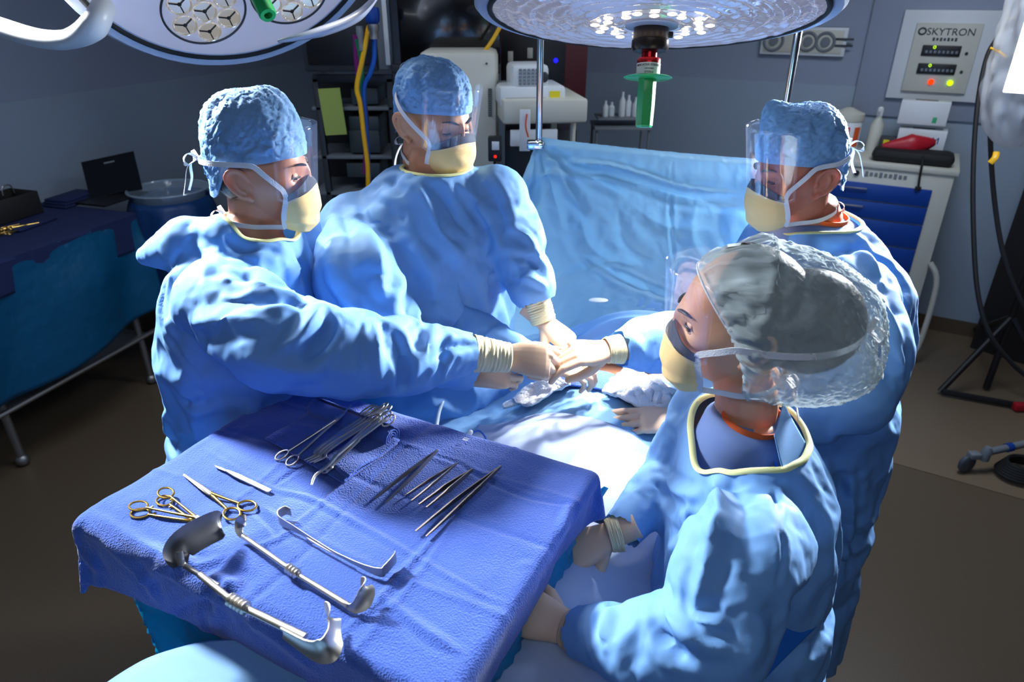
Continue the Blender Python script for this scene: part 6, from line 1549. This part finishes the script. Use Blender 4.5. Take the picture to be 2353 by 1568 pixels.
# --- middle man
m2 = dict(label='person in the middle in blue gown looking down, facing the camera at an angle', head=P(1000, 283, t=1.70), yaw=R(50), pitch=R(8), neck=(-.195, 1.75, 1.565), skin='skin2', lid=.85, seed=2, folds=F2, gaze=(0, -1, -.7),
 body_yaw=R(28), torso=[(-.23, 1.72, .14, .27, .23), (-.23, 1.72, .9, .245, .19), (-.235, 1.71, 1.05, .235, .18), (-.235, 1.71, 1.25, .245, .185), (-.23, 1.72, 1.40, .24, .16), (-.215, 1.735, 1.49, .19, .125), (-.20, 1.745, 1.565, .10, .095)],
 collar=((-.19, 1.74, 1.565), (.10, -.22, 1), .080), expand=.05, vox=.012, pin=.16, bend=5.0, grav=.30, cap_top=.150, cap_lean=.022, cap_bulge=.10, tie_z=.115, tie_up=True, tie_off=.012, low_tie=.02, neck_r=.066,
 sleeves=[[(V((-.405, 1.69, 1.42)), .088), (P(822, 640, t=1.57), .098), (P(900, 780, t=1.56), .085), (P(1085, 866, t=1.66), .042)],
          [(P(1140, 455, t=1.77), .085), (P(1192, 570, t=1.74), .072), (P(1222, 660, t=1.73), .064), (P(1235, 697, t=1.735), .042)]],
 arms=[dict(pts=[V((-.405, 1.68, 1.42)), P(860, 700, t=1.57), P(1085, 866, t=1.66)]), dict(pts=[P(1140, 455, t=1.77), P(1195, 590, t=1.74), P(1235, 697, t=1.735)])],
 legs=legs((-.23, 1.72), R(28)))
r2, g2_ = build_person(m2)
build_cuff(r2, P(1232, 688, t=1.735), P(1250, 740, t=1.74), .036, .032, seed=4)
build_glove(m2, r2, P(1248, 736, t=1.74), P(1310, 790, t=1.73) - P(1245, 732, t=1.74), (.55, -.35, .75), thumb=-1, curls=[(.35, .5, .3), (.3, .5, .3), (.35, .5, .3), (.4, .5, .3)], spread=.06, scale=.95)
build_glove(m2, r2, P(1088, 866, t=1.66), V((1, .1, .05)), (0, -.7, .7), thumb=1, curls=[(.6, 1.0, .6)]*4, spread=.03, scale=.9)
# --- man at right behind the nurse
m3 = dict(label='person at right in blue cap behind the nurse, facing left with head bowed', head=P(1830, 400, t=1.60), yaw=R(-84), pitch=R(6), neck=(.735, 1.62, 1.47), skin='skin3', lid=.7, seed=3, folds=F3, gaze=(.30, -1, -.4), hair='greyhair', brow='greyhair',
 body_yaw=R(-88), torso=[(.80, 1.58, .14, .27, .23), (.81, 1.60, .9, .245, .20), (.81, 1.61, 1.05, .235, .185), (.805, 1.62, 1.22, .25, .19), (.79, 1.62, 1.34, .24, .165), (.765, 1.62, 1.42, .18, .125), (.74, 1.62, 1.475, .095, .09)],
 collar=((.735, 1.61, 1.465), (.05, -.12, 1), .098), expand=.05, vox=.012, pin=.16, bend=5.0, grav=.30, cap_top=.158, cap_lean=.010, peak=(-.01, -.055, .135, .030, .030), cap_bulge=.10, tie_z=.05, tie_mid=.035, shield_top=.12,
 sleeves=[[(P(1955, 680, t=1.52), .095), (P(1985, 800, t=1.42), .092), (P(1960, 905, t=1.40), .078), (P(1750, 975, t=1.52), .065), (P(1575, 965, t=1.66), .042)],
          [(V((.74, 1.82, 1.34)), .09), (P(1600, 770, t=1.72), .080), (P(1480, 792, t=1.64), .068), (P(1418, 803, t=1.60), .042)]],
 arms=[dict(pts=[P(1955, 690, t=1.52), P(1965, 900, t=1.40), P(1575, 965, t=1.66)]), dict(pts=[V((.74, 1.82, 1.34)), P(1600, 772, t=1.72), P(1418, 803, t=1.60)])],
 legs=legs((.80, 1.6), R(-88)))
r3, g3_ = build_person(m3)
build_cuff(r3, P(1425, 802, t=1.60), P(1392, 806, t=1.59), .037, .031, seed=5)
build_glove(m3, r3, P(1398, 805, t=1.59), P(1300, 815, t=1.55) - P(1398, 805, t=1.59), (-.1, -.35, .92), thumb=1, curls=[(.35, .55, .3), (.45, .6, .35), (.65, .7, .4), (.8, .8, .5)], spread=.04, scale=.95, thumb_dir=[(.80, .45, -.40), (.93, .15, -.35), (.95, -.05, -.3)])
build_cuff(r3, P(1575, 965, t=1.655), P(1545, 962, t=1.66), .036, .031, seed=6)
build_glove(m3, r3, P(1556, 963, t=1.66), P(1440, 968, t=1.66) - P(1556, 963, t=1.66), (0, -.30, .95), thumb=-1, curls=[(.12, .22, .12), (.15, .2, .12), (.12, .22, .12), (.16, .22, .14)], spread=.11, scale=.95)
# --- woman in front
m4 = dict(label='person in front at right in white hair net and gown, seen from the side', head=P(1690, 742, t=1.12), yaw=R(-104), pitch=R(0), roll=R(2), lash=.010, bs=.50, neck_flare=1.05, neck=(.405, 1.005, 1.325), skin='skin4', lid=.30, seed=4, folds=F4, female=True, gaze=(.45, -1, .0), neck_r=.050,
 body_yaw=R(-95), torso=[(.42, .96, .14, .23, .19), (.43, .96, .85, .205, .165), (.43, .965, 1.0, .19, .145), (.43, .97, 1.12, .195, .138), (.425, .98, 1.21, .195, .125), (.415, .985, 1.27, .15, .10), (.405, .99, 1.305, .10, .085)],
 collar=((.393, .968, 1.275), (.02, -.30, 1), .098), expand=.05, vox=.010, pin=.16, bend=5.0, grav=.30, tie_z=.01, tie_mid=.012, tie_off=.07, low_tie=-.0, shield_top=.10,
 sleeves=[[(V((.375, .80, 1.20)), .085), (P(1690, 1290, t=1.0), .088), (P(1640, 1450, t=.99), .082), (P(1480, 1480, t=1.04), .070), (P(1318, 1452, t=1.12), .040)],
          [(V((.40, 1.16, 1.20)), .08), (V((.33, 1.14, 1.07)), .06), (P(1425, 1225, t=1.31), .040)]],
 arms=[dict(pts=[V((.375, .80, 1.20)), P(1640, 1440, t=.99), P(1318, 1452, t=1.12)]), dict(pts=[V((.40, 1.16, 1.20)), V((.33, 1.14, 1.07)), P(1425, 1225, t=1.31)])],
 legs=legs((.45, .96), R(-95)))
r4, g4_ = build_person(m4)
build_cuff(r4, P(1425, 1225, t=1.31), P(1398, 1232, t=1.31), .037, .031, seed=7)
build_glove(m4, r4, P(1404, 1230, t=1.31), P(1330, 1262, t=1.32) - P(1404, 1230, t=1.31), (-.2, -.45, .85), thumb=1, curls=[(.5, .7, .4)]*4, spread=.05, scale=.92)
build_cuff(r4, P(1325, 1452, t=1.12), P(1302, 1444, t=1.13), .034, .030, mat_key='glove', seed=8)
build_glove(m4, r4, P(1305, 1444, t=1.13), P(1215, 1410, t=1.15) - P(1305, 1444, t=1.13), (.1, -.55, .8), thumb=-1, curls=[(.5, .8, .5)]*4, spread=.05, scale=.95)
Mh = head_matrix(m4)
def hairfn(u, v):
    d = V((math.sin(v*PI)*math.sin(u*2*PI), -math.sin(v*PI)*math.cos(u*2*PI), math.cos(v*PI)))
    p = V(head_shape(np.array([d[:]]), True)[0]); back = float(smooth01(p.y, -.07, .02)); return Mh @ (p*(1.0 + .13*back*(1 if p.z > -.03 else .5)) if p.y > -.075 or p.z > .06 else p*.97)
t = MB()
def hfn(u, v):
    az = PI + (u-.5)*2*2.25; el = -.55 + 2.1*v; el = min(el, PI/2-.01)
    d = np.array([[math.sin(az)*math.cos(el), -math.cos(az)*math.cos(el), math.sin(el)]]); p = V(head_shape(d, True)[0]); k = 1 + .22*float(smooth01(p.y, -.08, .03)); return Mh @ V((p.x*k, p.y*k + .004, p.z*(1.0 + .10*float(smooth01(p.y, -.08, .0))) + .002))
t.grid(hfn, 90, 60); t.ball(Mh @ V((0, .110, .015)), .078, 28, (1.1, 1.0, 1.1)); ho = t.build('hair', M['hair'], r4)
Mi4 = Mh.inverted(); lc = np.array([Mi4 @ V(p) for p in co_get(ho)]); delete_verts(ho, lc[:, 1] < -.072 + (.094-lc[:, 2])*(.128/.162) + .003)
# translucent hair net
nm = bpy.data.materials.new('hair_net'); nm.use_nodes = True; nt = nm.node_tree; pb = nt.nodes['Principled BSDF']; outn = nt.nodes['Material Output']
pb.inputs['Base Color'].default_value = srgb(214, 232, 238); pb.inputs['Roughness'].default_value = .9; pb.inputs['Specular IOR Level'].default_value = .12
tr = nt.nodes.new('ShaderNodeBsdfTransparent'); mx = nt.nodes.new('ShaderNodeMixShader'); tc = nt.nodes.new('ShaderNodeTexCoord'); nz1 = nt.nodes.new('ShaderNodeTexNoise'); nz1.inputs['Scale'].default_value = 22; nz1.inputs['Detail'].default_value = 6; nz1.noise_type = 'RIDGED_MULTIFRACTAL'
cr = nt.nodes.new('ShaderNodeMapRange'); cr.inputs[1].default_value = .10; cr.inputs[2].default_value = .95; cr.inputs[3].default_value = .46; cr.inputs[4].default_value = .97
bp_ = nt.nodes.new('ShaderNodeBump'); bp_.inputs['Strength'].default_value = .7; bp_.inputs['Distance'].default_value = .006
nt.links.new(tc.outputs['Object'], nz1.inputs['Vector']); nt.links.new(nz1.outputs[0], cr.inputs[0]); nt.links.new(cr.outputs[0], mx.inputs[0]); nt.links.new(nz1.outputs[0], bp_.inputs['Height']); nt.links.new(bp_.outputs[0], pb.inputs['Normal'])
nt.links.new(tr.outputs[0], mx.inputs[1]); nt.links.new(pb.outputs[0], mx.inputs[2]); nt.links.new(mx.outputs[0], outn.inputs[0])
# net: rings from the face edge over the hair to a point at the back
def net(u, v):
    th = 2*PI*u   # around the rim: 0 top of forehead
    ct, st = math.cos(th), math.sin(th)
    rim = V((st*(.083+.004*abs(st)), -.072 + .128*(1-ct)/2 + .004*st*st, .010 + .084*ct if ct > 0 else .010 + .078*ct))
    if v == 0: return Mh @ rim
    c = V((0, .085, .006)); k = v*PI*.5
    body = c + V((st*.124*math.cos(k*.98)**.55, .0, (ct*(.150 if ct > 0 else .120))*math.cos(k*.98)**.55)) + V((0, -.11 + .248*math.sin(k), -.030*math.sin(k)))
    f = float(smooth01(v, 0, .16)); p = rim.lerp(body, f)
    wr_ = .0035*math.sin(th*26 + 3*math.sin(th*4))*math.exp(-v*3.5)*min(1, v*12) + .006*nz((st*3, ct*3, v*4), 1, 5)*f
    return Mh @ (p + (p-c).normalized()*wr_)
t = MB(); t.grid(net, 160, 60); o = t.build('hair_net', nm, None)
def npf(co, base):
    idx = np.arange(len(co)) % 61; w = np.full(len(co), base); w[idx < 2] = 1; return w
wrinkle(o, 10, .13, .22, .2, npf, .4, 3, tension=8); o.parent = r4; o.matrix_parent_inverse = WM[r4.name].inverted()
t = MB(); t.tube([Mh @ (Mh.inverted() @ net(j/60, 0)) for j in range(60)], .0022, 6, closed=True); t.build('elastic_edge', M['tape'], o)
# scrub top and orange neckband under the woman's gown, and the same on the right man
def scrub(sp, rt, c, ax, r0, r1, h, oh=True):
    axn = V(ax).normalized(); t = MB(); 
    t.lathe([(r0*.80, h), (r0, h-.002), (r0*1.22, h*.45), (r1*.88, -.01), (r1, -.08)], c, axn, 40); o = t.build('scrub_top', M['scrub'], rt)
    t = MB(); t.lathe([(r0*.76, h-.006), (r0*.80, h+.010), (r0*.84, h+.010), (r0*.84, h-.006)], c, axn, 40); t.build('orange_neckband', M['orange'], rt)
scrub(m4, r4, V(m4['collar'][0]) + V((.014, .016, .0)), (.10, -.12, 1), .064, .092, .032)
scrub(m3, r3, V(m3['collar'][0]) + V((.01, .01, -.01)), (.10, -.08, 1), .080, .13, .018)

# back edge of the nurse's gown standing away from the body
def sheet3(name, rows, m, parent, n=24):
    R_ = [catmull([P(*q[:2], t=q[2]) for q in row], 6) for row in rows]; k = min(len(x) for x in R_)
    t = MB()
    def f(u, v):
        i = u*(len(R_)-1); a = int(min(i, len(R_)-2)); w = i-a; j = v*(k-1); b = int(min(j, k-2)); x = j-b
        p = R_[a][b].lerp(R_[a][b+1], x).lerp(R_[a+1][b].lerp(R_[a+1][b+1], x), w); return p + V((.004*nz(p*9, 1, 3), .006*nz(p*9, 1, 5), 0))
    t.grid(f, n, 40); o = t.build(name, m, parent); solidify(o, .0012, 0); return o
sheet3('back_flap', [[(1800, 925, 1.13), (1860, 1035, 1.13), (1900, 1140, 1.14), (1924, 1260, 1.14)], [(1775, 1000, 1.08), (1800, 1080, 1.07), (1850, 1160, 1.09), (1918, 1262, 1.13)]], M['gown'], r4)
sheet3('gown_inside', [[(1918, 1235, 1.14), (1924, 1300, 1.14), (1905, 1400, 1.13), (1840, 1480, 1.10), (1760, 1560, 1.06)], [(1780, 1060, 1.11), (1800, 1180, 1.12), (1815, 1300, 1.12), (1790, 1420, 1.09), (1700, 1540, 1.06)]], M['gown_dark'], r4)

q = MB(); q.tube([P(1250, 795, t=1.56), P(1300, 802, t=1.60)], .0035, 10); q.ball(P(1250, 795, t=1.56), .004, 8); tag(q.build('instrument_rod', M['steel']), 'slim steel rod held between the meeting gloved hands', 'instrument')
